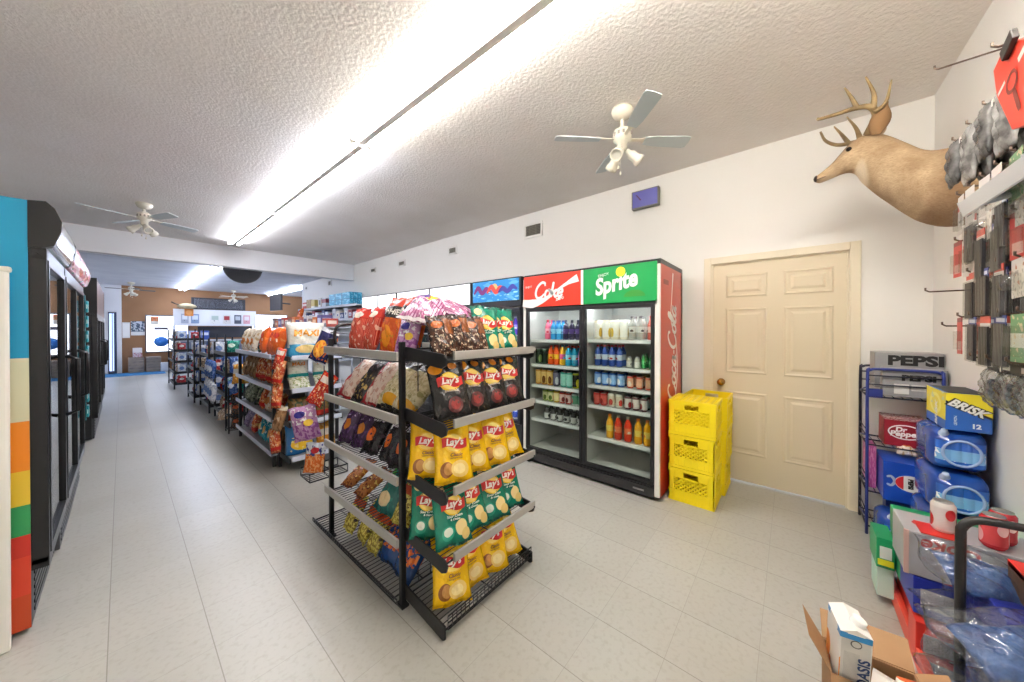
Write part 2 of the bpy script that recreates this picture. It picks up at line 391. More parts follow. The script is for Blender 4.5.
for y0, y1, which in ((9., 11.4, 'bare tube light strip just beyond the beam'), (11.4, 13.8, 'bare tube light strip mid way in the far room'), (13.8, 16.1, 'bare tube light strip close to the tan far wall')):
    strip_light(1.36, y0, y1, 2.81, which, TUBEB, 'strip lights of the far room')
for y0, y1, which in ((12., 14., 'tube light strip over the far side bay, nearer one'), (14., 16., 'tube light strip over the far side bay, by the far wall')):
    strip_light(3.85, y0, y1, 2.805, which, TUBEB, 'strip lights of the far side bay')
# little spring hook below the joint of the strip
t = thing('ceiling_hook', 'small white wire hook hanging below the joint of the light strip', 'hook', (1.4, 2.62, ceil_z(2.62)))
MB().tube(smooth_path([(0, 0, 0), (0, 0, -.1), (.02, -.02, -.13), (.05, -.02, -.12), (.055, 0, -.1)], 4), .006, WHITE, 6).obj('wire', t)
MB().lathe([(0, 0), (.022, 0), (.02, -.012), (0, -.014)], WHITE, 12).obj('plate', t)

# ------------------------------------------------------------------ ceiling fans
FANW = mat('dcd6c6', .35); BLADE = mat('c3cdd0', .35)
def fan(x, y, zc, drop, a0, label, r=.5, blade=BLADE, lights=True, bw=.055):
    t = thing('ceiling_fan', label, 'fan', (x, y, zc), group='ceiling fans')
    MB().lathe([(0, 0), (.075, 0), (.078, -.02), (.06, -.055), (.025, -.075), (0, -.075)], FANW, 20).obj('canopy', t)
    MB().lathe([(.014, -.06), (.014, -drop)], FANW, 10).obj('downrod', t)
    m = MB(); m.lathe([(0, -drop + .02), (.03, -drop + .012), (.062, -drop - .01), (.067, -drop - .05), (.062, -drop - .08), (.036, -drop - .1), (.034, -drop - .14), (.02, -drop - .16), (0, -drop - .16)], FANW, 24)
    mo = m.obj('motor', t)
    for k in range(12):
        a = 2 * PI * k / 12; v = MB(); v.M = Matrix.Rotation(a, 4, 'Z'); v.box(.063, .068, -.008, .008, -drop - .055, -drop - .03, mat('8a8478', .6)); v.obj('vent_slot', mo)
    for k in range(4):
        a = math.radians(a0) + k * PI / 2; R = Matrix.Rotation(a, 4, 'Z') @ Matrix.Translation((0, 0, -drop - .075)) @ Matrix.Rotation(math.radians(-13), 4, 'X')
        out = [(.165, -bw * .62), (.24, -bw * .85), (r - .03, -bw), (r - .006, -bw * .85), (r, 0), (r - .006, bw * .85), (r - .03, bw), (.24, bw * .85), (.165, bw * .62)]
        b = MB(); b.M = R; b.prism(out, -.003, .003, blade, 'z'); bl = b.obj('blade', t)
        b = MB(); b.M = R; b.prism([(.05, -.012), (.14, -.014), (.2, -.04), (.215, 0), (.2, .04), (.14, .014), (.05, .012)], .003, .007, FANW, 'z'); b.obj('blade_iron', bl)
    if lights:
        for k in range(3):
            a = math.radians(a0 + 20) + k * 2 * PI / 3
            R = Matrix.Translation((0, 0, -drop - .155)) @ Matrix.Rotation(a, 4, 'Z') @ Matrix.Translation((.03, 0, 0)) @ Matrix.Rotation(math.radians(130), 4, 'Y')
            b = MB(); b.M = R; b.lathe([(0, 0), (.018, .0), (.02, .03), (.032, .045), (.034, .09), (.042, .1), (.044, .13), (.038, .13), (.036, .105), (0, .105)], FANW, 16); s = b.obj('spot_lamp', t)
            b = MB(); b.M = R; b.lathe([(0, .112), (.02, .118), (.035, .112)], mat('cfcdc4', .15), 14); b.obj('bulb', s)
        for dx, l in ((.015, .1), (-.02, .07)):
            b = MB(); b.tube([(dx, .02, -drop - .16), (dx, .02, -drop - .19 - l)], .0016, FANW, 5); b.lathe([(0, -drop - .19 - l), (.006, -drop - .2 - l), (.007, -drop - .215 - l), (0, -drop - .225 - l)], FANW, 8, (dx, .02, 0)); b.obj('pull_chain', t)
fan(2.385, .955, ceil_z(.955), .15, 43, 'white four-blade ceiling fan with three spot lamps nearest the deer head')
fan(.19, 6.2, ceil_z(6.2), .12, 24, 'white ceiling fan just before the beam, beside the tall drink coolers', .55)
DKB = mat('5c5550', .5)
fan(.19, 15.0, 2.8, .14, 17, 'dark-bladed ceiling fan in the far room before the tan wall', .52, DKB)
fan(2.6, 15.3, 2.8, .16, 40, 'small white ceiling fan in front of the dark menu board', .5, FANW)

# ------------------------------------------------------------------ things on the walls
t = thing('security_mirror', 'round dark domed mirror hanging just behind the ceiling beam', 'mirror', (1.62, 8.62, 2.84))
b = MB(); b.M = Matrix.Translation((0, 0, -.17)) @ Matrix.Rotation(math.radians(100), 4, 'X') @ Matrix.Rotation(math.radians(-18), 4, 'Y')
b.lathe([(0, .1), (.12, .09), (.24, .055), (.31, .015), (.325, 0), (.31, -.012), (0, -.012)], mat('5a5b5e', .4), 28); b.obj('dome', t)
MB().tube([(0, .02, 0), (0, .03, -.17)], .012, BLACK).obj('bracket', t)
VG = mat('8d897c', .6)
for i, (y0, y1, z0, z1, lb) in enumerate(((2.55, 2.86, 2.65, 2.85, 'white framed air vent high on the wall above the red drink header'), (4.3, 4.53, 2.665, 2.805, 'small grey air vent above the white cooler headers'),
        (5.87, 6.11, 2.655, 2.78, 'small air vent second from the ceiling beam'), (7.05, 7.28, 2.655, 2.77, 'small air vent closest to the ceiling beam'), (9.45, 9.68, 2.56, 2.72, 'air vent just beyond the ceiling beam on the white wall'), (11.2, 11.42, 2.58, 2.7, 'air vent farthest along the white wall near its end'))):
    t = thing('air_vent', lb, 'vent', (RX, (y0 + y1) / 2, (z0 + z1) / 2 + .012), group='air vents along the wall'); h, v = (y1 - y0) / 2, (z1 - z0) / 2
    b = MB(); fw = .028
    for a, c, d, e in ((-h, h, -v, -v + fw), (-h, h, v - fw, v), (-h, -h + fw, -v + fw, v - fw), (h - fw, h, -v + fw, v - fw)): b.box(-.022, -.001, a, c, d, e, WHITE)
    b.obj('frame', t, .002)
    MB().box(-.004, -.001, -h + fw, h - fw, -v + fw, v - fw, mat('6c685e', .7)).obj('backing', t)
    g = MB(); n = 7
    for k in range(n):
        z = -v + fw + (k + .5) * (2 * v - 2 * fw) / n; g.quad((-.018, -h + fw, z - .006), (-.018, h - fw, z - .006), (-.006, h - fw, z + .007), (-.006, -h + fw, z + .007), VG)
    for k in (-1, 1): g.box(-.0195, -.017, k * h * .33 - .004, k * h * .33 + .004, -v + fw, v - fw, VG)
    g.obj('grille', t, fix=False)
t = thing('wall_speaker_box', 'shallow box with violet blue face mounted high on the wall above the green header', 'box', (RX, 1.195, 2.80))
b = MB(); b.box(-.06, -.001, -.14, .14, -.095, .095, mat('76746c', .5)); b.obj('case', t, .004)
b = MB(); b.box(-.064, -.0605, -.128, .128, -.083, .083, noisy('5a5aa2', '6a6ab0', 3., .3)); b.obj('face', t)
b = MB(); b.add([(-.0655, .08, .05), (-.0655, .095, .05), (-.0655, .045, -.02), (-.0655, .035, -.01)], [(0, 1, 2, 3)], mat('54304e', .5)); b.obj('sticker', t)

# ------------------------------------------------------------------ drinks
def drink_mesh(kind, cols):
    k = ('drink', kind, cols)
    if k in TEXTC: return TEXTC[k]
    c1, c2, c3 = (cols + (cols[-1],) * 3)[:3]
    lab = layered(c1, (('rect', 0, 1, .34, .6, c2), ('ell', .75, .46, .09, .07, c3), ('ell', .25, .46, .09, .07, c3)), .25)
    b = MB(); cap = MB()
    if kind == 'can':
        b.lathe([(.024, 0), (.0325, .012), (.033, .02), (.033, .1), (.0325, .108), (.026, .118)], lab, 14)
        cap.lathe([(.0262, .118), (.0268, .121), (.024, .119), (0, .1185)], STEEL, 14)
    elif kind == 'tall':
        b.lathe([(.026, 0), (.0345, .012), (.035, .02), (.035, .14), (.034, .148), (.027, .158)], lab, 14)
        cap.lathe([(.0272, .158), (.0278, .162), (.025, .16), (0, .1595)], STEEL, 14)
    elif kind == 'bottle':
        b.lathe([(.0, 0), (.028, .002), (.032, .012), (.032, .06), (.030, .07), (.032, .08), (.032, .115), (.029, .14), (.017, .17), (.0125, .182), (.0125, .19)], lab, 14)
        cap.lathe([(.0145, .188), (.0145, .205), (.012, .207), (0, .207)], mat(c3, .4), 12)
    else:   # small jar
        b.lathe([(.0, 0), (.027, .002), (.031, .012), (.031, .05), (.031, .085), (.022, .105), (.017, .112)], lab, 14)
        cap.lathe([(.019, .11), (.019, .124), (0, .125)], mat(c3, .4), 12)
    TEXTC[k] = (b.mesh('drink'), cap.mesh('cap'))
    return TEXTC[k]
def drink(kind, cols, x, y, z, label, group, s=1., word=None):
    a, c = drink_mesh(kind, cols)
    nm = {'can': 'drink_can', 'tall': 'tall_can', 'bottle': 'drink_bottle', 'jar': 'drink_jar'}[kind]
    o = link_mesh(nm, a, None, (x, y, z), (0, 0, rnd.uniform(0, 6.28)), (s, s, s)); tag(o, label, 'can' if 'can' in nm else 'bottle', group)
    link_mesh('lid' if 'can' in nm else 'cap', c, o)
    return o

# ------------------------------------------------------------------ red and green drink cooler by the crates
LINER = mat('c9c9c4', .5); LEDW = mat('f4f6ff', .4, emit=1., key='led'); LEDW.node_tree.nodes['Principled BSDF'].inputs['Emission Strength'].default_value = 14.
COKE = mat('dd3a26', .35); COKE_SIDE = noisy('b8321f', 'c23a26', 1.2, .3); SPRITE = mat('12944c', .35)
COKE.name = 'red_panel'
SHL = (1.295, 1.033, .813, .644, .45, .13); SHR = (1.31, 1.06, .88, .69, .40, .13)
def soda_cooler():
    X0, X1, Y0, Y1, H = 2.79, 3.50, .805, 2.2, 1.978
    t = thing('drink_cooler', 'two-door drink cooler with a red and a green lit header and red side', 'cooler', (X0, Y0, 0))
    W = Y1 - Y0; D = X1 - X0
    b = MB(); b.box(D - .04, D, 0, W, .06, H, LINER); b.box(.06, D - .03, W / 2 - .015, W / 2 + .015, .13, 1.62, LINER); b.box(.05, D - .03, .03, W - .03, .1, .13, LINER); b.obj('liner', t)
    MB().box(.02, D, 0, W, H - .04, H, BLACK).box(.05, D - .03, .03, W - .03, 1.64, 1.66, LINER).obj('roof', t)
    s = MB(); s.box(.03, D, 0, .025, .03, H - .04, COKE_SIDE, {5: COKE_SIDE, 1: LINER}); so = s.obj('side_panel', t)
    s = MB(); s.box(.03, D, W - .025, W, .03, H - .04, BLACK, {0: LINER}); s.obj('side_panel', t)
    # white corner trims
    for y in (0, W - .04): MB().box(0, .032, y, y + .04, .04, H - .045, WHITE).obj('corner_trim', t, .004)
    MB().box(.005, .05, .04, W - .04, 0.02, .125, BLACK).box(-.006, .006, .04, W - .04, .035, .11, mat('2a2a2c', .5)).obj('base_grille', t, .003)
    g = MB(); 
    for y in (.12,): g.box(-.009, -.005, y, y + .09, .062, .076, STEEL)
    g.obj('name_plate', t)
    # headers
    zb, zt = 1.635, 1.955; mid = W / 2 - .01
    MB().box(.0, .05, .02, W - .02, zb - .03, H - .02, BLACK).obj('header_box', t)
    h = MB(); h.box(-.012, .0, mid + .012, W - .015, zb, zt, COKE); h1 = h.obj('header_sign', t, .003)
    h = MB(); h.box(-.012, .0, .02, mid - .012, zb, zt, SPRITE); h2 = h.obj('header_sign', t, .003)
    MB().box(-.013, .001, mid - .012, mid + .012, zb, zt, PWHITE).obj('header_divider', t)
    cy = (mid + W) / 2 + .02
    b = MB(); b.M = facing('-x', (-.0135, cy + .01, 1.80)); script(b, 'Coke', .15, PWHITE, .17, .2, 1.0)
    b.obj('lettering', h1, fix=False)
    b = MB(); b.M = facing('-x', (-.013, cy, 1.79))
    ribbon(b, [(-.33, -.11), (-.2, -.12), (-.05, -.085), (.1, .0), (.22, .06), (.33, .10)], [.075, .09, .045, .02, .035, .075], PWHITE); b.obj('swoosh', h1, fix=False)
    text(h1, 'ENJOY', .028, PWHITE, '-x', (-.0135, cy + .25, 1.845), .05)
    text(h1, 'zero', .05, PWHITE, '-x', (-.0137, cy - .13, 1.705), .2, .0015, .2)
    cy = mid / 2 + .02
    text(h2, 'Sprite', .2, PWHITE, '-x', (-.0135, cy, 1.79), math.radians(10), .0075, .25, .80)
    text(h2, 'ENJOY', .035, PWHITE, '-x', (-.0135, cy + .11, 1.885), math.radians(9))
    b = MB(); b.M = facing('-x', (-.0145, cy - .045, 1.9)); b.add([(.042 * math.cos(k * PI / 12), .042 * math.sin(k * PI / 12), 0) for k in range(24)], [tuple(range(24))], mat('e8dc30', .4)); b.obj('lemon_dot', h2, fix=False)
    b = MB(); b.M = facing('-x', (-.0137, .2, 1.68)); b.add([(.09 * math.cos(k * PI / 16), .055 * math.sin(k * PI / 16), 0) for k in range(17)], [tuple(range(17))], mat('3a8a34', .4)); b.obj('leaf_mark', h2, fix=False)
    # doors
    for k, (y0, y1) in enumerate(((mid + .004, W - .042), (.042, mid - .004))):
        f = MB(); fw = .028
        for a, c, d, e in ((y0, y1, .135, .135 + fw), (y0, y1, 1.615 - fw, 1.615), (y0, y0 + fw, .135 + fw, 1.615 - fw), (y1 - fw, y1, .135 + fw, 1.615 - fw)): f.box(-.008, .03, a, c, d, e, BLACK)
        do = f.obj('door', t, .003)
        MB().box(.008, .012, y0 + fw, y1 - fw, .135 + fw, 1.615 - fw, GLASS).obj('glass_pane', do)
        hy = y0 + .012 if k == 0 else y1 - .012
        MB().box(-.03, -.008, hy - .008, hy + .008, .75, 1.2, BLACK).obj('handle', do, .004)
        for z in (SHL if k == 0 else SHR)[:5]:
            sb = MB(); sb.box(.075, .085, y0 + .012, y1 - .012, z - .03, z, PWHITE)
            sb.box(.085, D - .06, y0 + .012, y1 - .012, z - .008, z - .004, mat('d6d6d2', .5))
            sb.obj('shelf', t)
        MB().tube([(.055, y0 + .035, .2), (.055, y0 + .035, 1.58)], .008, PWHITE, 6).obj('shelf_standard', t)
    MB().box(.09, .12, .06, W - .06, 1.612, 1.635, LEDW).obj('lamp', t)
    # running script on the red side
    b = MB(); b.M = facing('-y', (.36, -.0015, 1.18), PI / 2); script(b, 'Coca-Cola', .24, PWHITE, .13, .22, .72); b.obj('lettering', so, fix=False)
    b = MB(); b.M = facing('-y', (.36, -.001, 1.18), PI / 2)
    ribbon(b, [(-.42, -.1), (-.2, -.17), (.1, -.13), (.3, .04), (.5, .02), (.72, -.02)], [.02, .03, .022, .018, .02, .03], PWHITE, 8); b.obj('swoosh', so, fix=False)
    MB().box(.1, .24, -.0015, 0, 1.78, 1.82, mat('8a2418', .4)).obj('faded_mark', so)
    return t
soda_cooler()
def row(door, shelf, kind, cols, ys, label, s=1., depth=2):
    z = (SHL if door == 0 else SHR)[shelf] + .001
    if len(ys) > 1: s = min(s, (min(abs(a - b) for a, b in zip(ys, ys[1:])) - .002) / .0705)
    for d in range(depth):
        for y in ys:
            if d: y += .002
            drink(kind, cols, 2.79 + .13 + d * .085, y, z, label, 'drinks: ' + label, s)
def span(a, b, n): return [a + (b - a) * i / max(n - 1, 1) for i in range(n)]
# left door, y from 2.12 (hinge) down to 1.54
row(0, 0, 'bottle', ('d8607e', 'e8a0b0', 'd0304a'), [1.97], 'pink drink bottle on the top shelf under the red header')
row(0, 0, 'bottle', ('2f8fc8', '8fd0ee', '1a4f9a'), [1.9, 1.83], 'blue drink bottle on the top shelf under the red header')
row(0, 0, 'bottle', ('2b2440', '54407a', '20203a'), [1.75, 1.68, 1.61], 'dark purple bottle on the top shelf under the red header', depth=1)
row(0, 1, 'tall', ('2f4a30', '1d2a1e', '86a060'), [2.09, 2.01], 'dark green can on the second shelf under the red header')
row(0, 1, 'bottle', ('e85a20', 'f4c030', 'd02a20'), [1.93, 1.86], 'red and orange sports bottle on the second shelf under the red header')
row(0, 1, 'bottle', ('f0b428', 'e05a90', '3aa0c0'), [1.79], 'yellow and pink bottle on the second shelf under the red header')
row(0, 1, 'bottle', ('28a4cc', 'a0e0f0', 'e04a30'), [1.72, 1.65], 'sky blue bottle on the second shelf under the red header')
row(0, 1, 'bottle', ('8a58a8', 'd0a8e0', 'f0f0f0'), [1.575], 'violet bottle on the second shelf under the red header')
row(0, 2, 'tall', ('c88a38', 'e8c070', '7a4a20'), [2.09, 2.015, 1.94], 'amber tall can on the third shelf under the red header')
row(0, 2, 'tall', ('3a3440', '706a80', 'c0c0c8'), [1.865], 'charcoal tall can on the third shelf under the red header')
row(0, 2, 'tall', ('2f9a86', '9ad8c8', 'e8f4f0'), [1.775, 1.705], 'teal tall can on the third shelf under the red header')
row(0, 2, 'tall', ('a8b020', '28281c', 'f0e030'), [1.635, 1.565], 'yellow and black tall can on the third shelf under the red header')
row(0, 3, 'can', ('8aa040', 'd8d8a0', '507028'), [2.0, 1.93], 'olive green can on the fourth shelf under the red header')
row(0, 3, 'can', ('c8a030', 'f0e0a0', 'c03020'), [1.86], 'gold can on the fourth shelf under the red header')
row(0, 3, 'can', ('b83a30', 'e8c8c0', '7a2020'), [1.79, 1.72], 'red can on the fourth shelf under the red header')
row(0, 3, 'can', ('c6d0c8', '60a080', 'd04040'), [1.645, 1.575], 'pale can on the fourth shelf under the red header')
row(0, 4, 'jar', ('3a3836', 'c8c8c4', '2a2a2a'), [1.98, 1.9, 1.82, 1.74, 1.66, 1.58], 'small dark bottle with grey label on the fifth shelf under the red header')
# right door, y from 1.44 down to .86
row(1, 0, 'tall', ('e6dcc4', 'f2f0e8', 'e0b848'), [1.40, 1.315, 1.23, 1.15], 'cream can with gold emblem on the top shelf under the green header', 1.12)
row(1, 0, 'bottle', ('a8a49c', 'd8d4cc', '504a48'), [1.075, 1.0], 'clear bottle on the top shelf under the green header')
row(1, 0, 'bottle', ('d86050', 'f0c0b0', 'd02a28'), [.91], 'coral red bottle on the top shelf under the green header')
row(1, 1, 'bottle', ('3050a0', 'c8d0e0', 'c02a30'), [1.4, 1.33, 1.26, 1.19], 'blue bottle with white band and red cap on the second shelf under the green header', .95)
row(1, 1, 'jar', ('b8b4a8', 'e0dcd4', '888888'), [1.1, 1.03], 'small pale tub on the second shelf under the green header', .8, 1)
row(1, 1, 'bottle', ('2c8a48', '68b878', '1a5a2c'), [.975, .91, .865], 'slim green bottle on the second shelf under the green header', .95)
row(1, 2, 'can', ('2458a8', '88b0e0', 'f0f0f0'), [1.4, 1.325, 1.25, 1.175], 'blue can on the third shelf under the green header', 1.1)
row(1, 2, 'can', ('c8503a', 'e8b090', 'f0d8c0'), [1.09, 1.01, .93, .865], 'brick red can on the third shelf under the green header', 1.1)
row(1, 3, 'can', ('b8302c', 'd86058', '8a1c1c'), [1.41, 1.34], 'red can on the fourth shelf under the green header', 1.1)
row(1, 3, 'can', ('e4dcd0', 'd8c8b0', 'c03028'), [1.265, 1.19], 'ivory can on the fourth shelf under the green header', 1.1)
row(1, 3, 'can', ('5a2a30', 'e0d4cc', 'b03038'), [1.11, 1.04, .97], 'maroon and white can on the fourth shelf under the green header', 1.1)
row(1, 3, 'can', ('2a70a0', '80b8d8', '1a3a6a'), [.88], 'steel blue can on the fourth shelf under the green header', 1.1)
row(1, 4, 'bottle', ('eca81c', 'f6d860', 'e87818'), [1.28, 1.02, .94], 'orange juice bottle on the fifth shelf under the green header', 1.05, 1)
row(1, 4, 'bottle', ('d83a20', 'f08050', 'e8e0d0'), [1.2, 1.11], 'red juice bottle on the fifth shelf under the green header', 1.05, 1)
row(1, 4, 'bottle', ('e88a1c', 'f4b850', 'f0f0e0'), [1.24, 1.155, 1.065, .985], 'amber juice bottle in the back rank of the fifth shelf under the green header', 1.05, 1) if 0 else None

# ------------------------------------------------------------------ other coolers along the same wall
DARK = mat('2b2d33', .4); INSIDE = mat('55597a', .5)
def tall_cooler(y0, y1, label, header, doors, lit, htext=None, zt=1.965, zb=1.71):
    X0, X1 = 2.79, 3.5
    t = thing('drink_cooler', label, 'cooler', (X0, y0, 0)); W = y1 - y0; D = X1 - X0
    MB().box(.03, D, 0, .03, .0, 1.98, DARK).obj('side_panel', t); MB().box(.03, D, W - .03, W, 0, 1.98, DARK).obj('side_panel', t)
    MB().box(D - .04, D, .03, W - .03, 0, 1.98, LINER).obj('back_panel', t)
    MB().box(.0, D - .04, .03, W - .03, 1.955, 1.98, DARK).box(.03, D - .04, .03, W - .03, 1.63, 1.66, LINER).obj('roof', t)
    b = MB(); b.box(.01, .05, .0, W, 0.02, .36, DARK); bo = b.obj('base_grille', t, .004)
    g = MB()
    for k in range(7): g.box(.004, .012, .05, W - .05, .07 + k * .036, .085 + k * .036, mat('3c3e44', .5))
    g.obj('louvre', bo)
    MB().box(.012, D - .05, .03, W - .03, .36, .39, LINER).obj('floor_pan', t)
    MB().box(.0, .04, 0, W, zb - .07, 1.98, DARK).obj('header_box', t, .004)
    n = doors; dw = W / n
    hd = []
    for k in range(n):
        a = MB(); a.box(-.01, 0, k * dw + .022, (k + 1) * dw - .022, zb, zt, header); hd.append(a.obj('header_sign', t))
        f = MB(); fw = .034; ya, yb = k * dw + .004, (k + 1) * dw - .004
        for p, q, r, s in ((ya, yb, .37, .37 + fw), (ya, yb, 1.64 - fw, 1.64), (ya, ya + fw, .37 + fw, 1.64 - fw), (yb - fw, yb, .37 + fw, 1.64 - fw)): f.box(-.012, .03, p, q, r, s, DARK)
        do = f.obj('door', t, .003); MB().box(.006, .01, ya + fw, yb - fw, .37 + fw, 1.64 - fw, GLASS).obj('glass_pane', do)
        MB().tube([(-.012, yb - .02, .8), (-.04, yb - .02, .82), (-.04, yb - .02, 1.2), (-.012, yb - .02, 1.22)], .009, DARK, 8).obj('handle', do)
        for y in (ya + .045, yb - .045): MB().box(.04, .055, y - .008, y + .008, .42, 1.6, lit).obj('lamp', t)
        for z in (.62, .86, 1.1, 1.34): MB().box(.07, D - .06, ya + .03, yb - .03, z - .012, z, PWHITE).obj('shelf', t)
    return t, hd
LEDB = mat('cfd4ff', .4, emit=1., key='ledb'); LEDB.node_tree.nodes['Principled BSDF'].inputs['Emission Strength'].default_value = 6.
HB = layered('2f8fd6', (('noise', 4., .55, 0, 1, 0, 1, '62b4ea'), ('noise', 9., .62, 0, 1, 0, .5, 'a8dcf6')), .3)
t, hd = tall_cooler(2.235, 3.0, 'single-door drink cooler with a bright blue picture header', HB, 1, LEDB, zb=1.725)
b = MB(); b.M = facing('-x', (-.0115, .38, 1.845))
for cx, c, tl in ((-.2, '7a2c78', .1), (.2, '3a3c9a', -.05), (.02, 'd8483c', .1)):
    ribbon(b, [(cx - .14, -.02), (cx - .07, .03 + tl * .2), (cx, -.015), (cx + .07, .03), (cx + .14, .0)], [.02, .06, .05, .06, .02], mat(c, .4), 5, .001 * (cx + 1))
b.add([(.05 * math.cos(k * PI / 10) + .0, .05 * math.sin(k * PI / 10) + .035, .0005) for k in range(20)], [tuple(range(20))], mat('f0c080', .4))
b.obj('printed_fruit_wave', hd[0], fix=False)
for zi, z in enumerate((.39, .62, .86, 1.1, 1.34)):
    for k, y in enumerate(span(2.33, 2.9, 7)):
        c = [('3a58c0', '88a0f0', 'e8e8f8'), ('c8406a', 'e8a0b8', 'f0f0f0'), ('4aa078', 'a0e0c0', 'f4f4f4'), ('6a4ac0', 'b0a0f0', 'f0f0f8'), ('d8d8e8', '7080d0', '3040a0')][(zi * 2 + k // 2) % 5]
        nm = ['royal blue', 'rose pink', 'sea green', 'violet', 'pale silver'][(zi * 2 + k // 2) % 5]
        drink('bottle', c, 2.93, y, z + .001, nm + ' bottle on a shelf of the blue-headed cooler', nm + ' bottles in the blue-headed cooler')
WH = mat('f0f1f4', .4, emit=1., key='whiteheader'); WH.node_tree.nodes['Principled BSDF'].inputs['Emission Strength'].default_value = .35
tall_cooler(3.02, 4.72, 'wide cooler with two blank white lit headers beside the blue-headed cooler', WH, 2, LEDB)
tall_cooler(4.74, 5.88, 'cooler with blank white lit headers farthest along the wall', WH, 2, LEDB)

# ------------------------------------------------------------------ snack bags
def bag_depth(u, v, w, h, t, seed):
    """front surface offset of a sealed bag at u,v in -1..1"""
    su, sv = max(0., 1 - abs(u) ** 2.3), max(0., 1 - abs(v) ** 3.2)
    d = t / 2 * su ** .6 * sv ** .75
    e = max(0., abs(v) - .45) / .55
    d += .006 * math.sin(u * 15 + seed * 1.7 + v * 2) * e * su + .007 * math.sin(u * 6 + seed + v * 5) * math.sin(v * 6 + seed * 2.1) * su * sv
    d += .0045 * math.sin((u + v) * 10 + seed * 3) * su * sv
    return d
def bag_xy(u, v, w, h, seed):
    x = w / 2 * u * (1 - .07 * (1 - abs(v) ** 2.5)); z = h / 2 * v
    z += .004 * math.sin(u * 5 + seed) * (abs(v) ** 4)
    return x, z
def bag_geo(w, h, t, seed, m, nx=14, ny=20):
    b = MB(); vs = []; fs = []; uv = []
    def idx(side, i, j):
        if side and (i in (0, nx) or j in (0, ny)): side = 0
        return ids[(side, i, j)]
    ids = {}
    for side in (0, 1):
        for j in range(ny + 1):
            for i in range(nx + 1):
                if side and (i in (0, nx) or j in (0, ny)): continue
                u, v = 2 * i / nx - 1, 2 * j / ny - 1
                x, z = bag_xy(u, v, w, h, seed); d = bag_depth(u, v, w, h, t, seed + side * 2)
                ids[(side, i, j)] = len(vs); vs.append((x, (d if side else -d), z + h / 2))
    for side in (0, 1):
        for j in range(ny):
            for i in range(nx):
                q = [(i, j), (i + 1, j), (i + 1, j + 1), (i, j + 1)]
                f = [idx(side, *p) for p in q]; k = [(p[0] / nx, p[1] / ny) for p in q]
                if side: f.reverse(); k.reverse()
                fs.append(f); uv.append(k)
    b.add(vs, fs, m, uv, True)
    return b
def on_bag(vs, fs, cx, cz, w, h, t, seed, lift=.0016):
    """lay flat print geometry (x,z about a point on the bag) over the bag's bulged front"""
    bm = bmesh.new(); vv = [bm.verts.new((x, y, 0)) for x, y, _ in vs]
    for f in fs:
        try: bm.faces.new([vv[i] for i in f])
        except ValueError: pass
    bmesh.ops.triangulate(bm, faces=bm.faces)
    for _ in range(3):
        es = [e for e in bm.edges if e.calc_length() > .013]
        if not es: break
        bmesh.ops.subdivide_edges(bm, edges=es, cuts=1); bmesh.ops.triangulate(bm, faces=[f for f in bm.faces if len(f.verts) > 3])
    bm.verts.index_update(); out = []
    for p in bm.verts:
        z = (p.co.y + cz) / (h / 2) - 1; u = max(-1, min(1, (p.co.x + cx) / (w / 2))); d = bag_depth(u, max(-1, min(1, z)), w, h, t, seed)
        out.append((p.co.x + cx, -d - lift, p.co.y + cz))
    ff = [tuple(v.index for v in f.verts) for f in bm.faces]; bm.free()
    return out, ff
def disc(rx, ry, n=24, m=0.): return [(rx * math.cos(2 * PI * k / n), ry * math.sin(2 * PI * k / n), 0) for k in range(n)], [tuple(range(n))]
DES = {}
CHIPL = 'e8c878'
def design(name, base, layers, w=.19, h=.28, t=.075, prints=(), rough=.22): DES[name] = (layered(base, tuple(layers), rough, key=('bag', name), crinkle=.55), w, h, t, tuple(prints))
LOGO = (('disc', 0, .61, .052, .046, 'f4c818'), ('disc', -.001, .61, .045, .040, 'fbe27a'), ('band', 0, .605, .062, .021, 'c8201c'), ('txt', "Lay's", 0, .61, .044, 'fbf6ee', .0016, .25))
def chips(c1, c2): return (('ell', .3, .2, .2, .13, c1), ('ell', .3, .2, .15, .09, c2), ('ell', .66, .17, .2, .12, c2), ('ell', .66, .17, .14, .07, c1))
design('chip_yellow', 'e9b90d', (('noise', 5., .6, 0, 1, 0, 1, 'f0c820'), ('rect', 0, 1, 0, .035, 'd8a808'), ('rect', 0, 1, .965, 1, 'd8a808')) + (('ell', .28, .2, .17, .12, '8e5a2c'), ('ell', .32, .21, .12, .09, 'c08a48'), ('ell', .62, .2, .24, .13, 'e9c774'), ('ell', .6, .2, .16, .08, 'f2dc9a')),
       prints=LOGO + (('txt', 'Classic', .005, .42, .021, '6a3a10', .0005, .25), ('txt', 'POTATO CHIPS', .005, .365, .008, '6a3a10', .0002, 0)))
design('chip_green', '127a62', (('noise', 4., .6, 0, 1, 0, 1, '0d6a58'), ('rect', 0, 1, 0, .035, '0c5c4c'), ('rect', 0, 1, .965, 1, '0c5c4c'), ('ell', .2, .86, .12, .08, 'e6cf90'), ('ell', .68, .25, .17, .12, 'ecd596'), ('ell', .8, .14, .13, .09, 'e0c27a'), ('ell', .3, .2, .16, .11, '2c9a80'), ('ell', .3, .22, .11, .07, 'dfe8da')),
       prints=LOGO + (('txt', 'Sour Cream', 0, .44, .016, 'e8f4ec', .0004, .2), ('txt', '& Onion', 0, .39, .013, 'e8f4ec', .0003, .2)))
design('chip_black', '1d1a1a', (('noise', 4., .62, 0, 1, 0, 1, '2c2828'), ('ell', .2, .86, .17, .1, 'd88a20'), ('ell', .66, .9, .12, .07, 'b86a18'), ('ell', .55, .22, .2, .13, '5a2626'), ('ell', .55, .22, .13, .08, '8a2c2a'), ('noise', 9., .62, .2, .9, .05, .4, '40302c')),
       prints=LOGO + (('txt', 'BARBECUE', 0, .45, .014, 'c8b8a8', .0004, 0),))
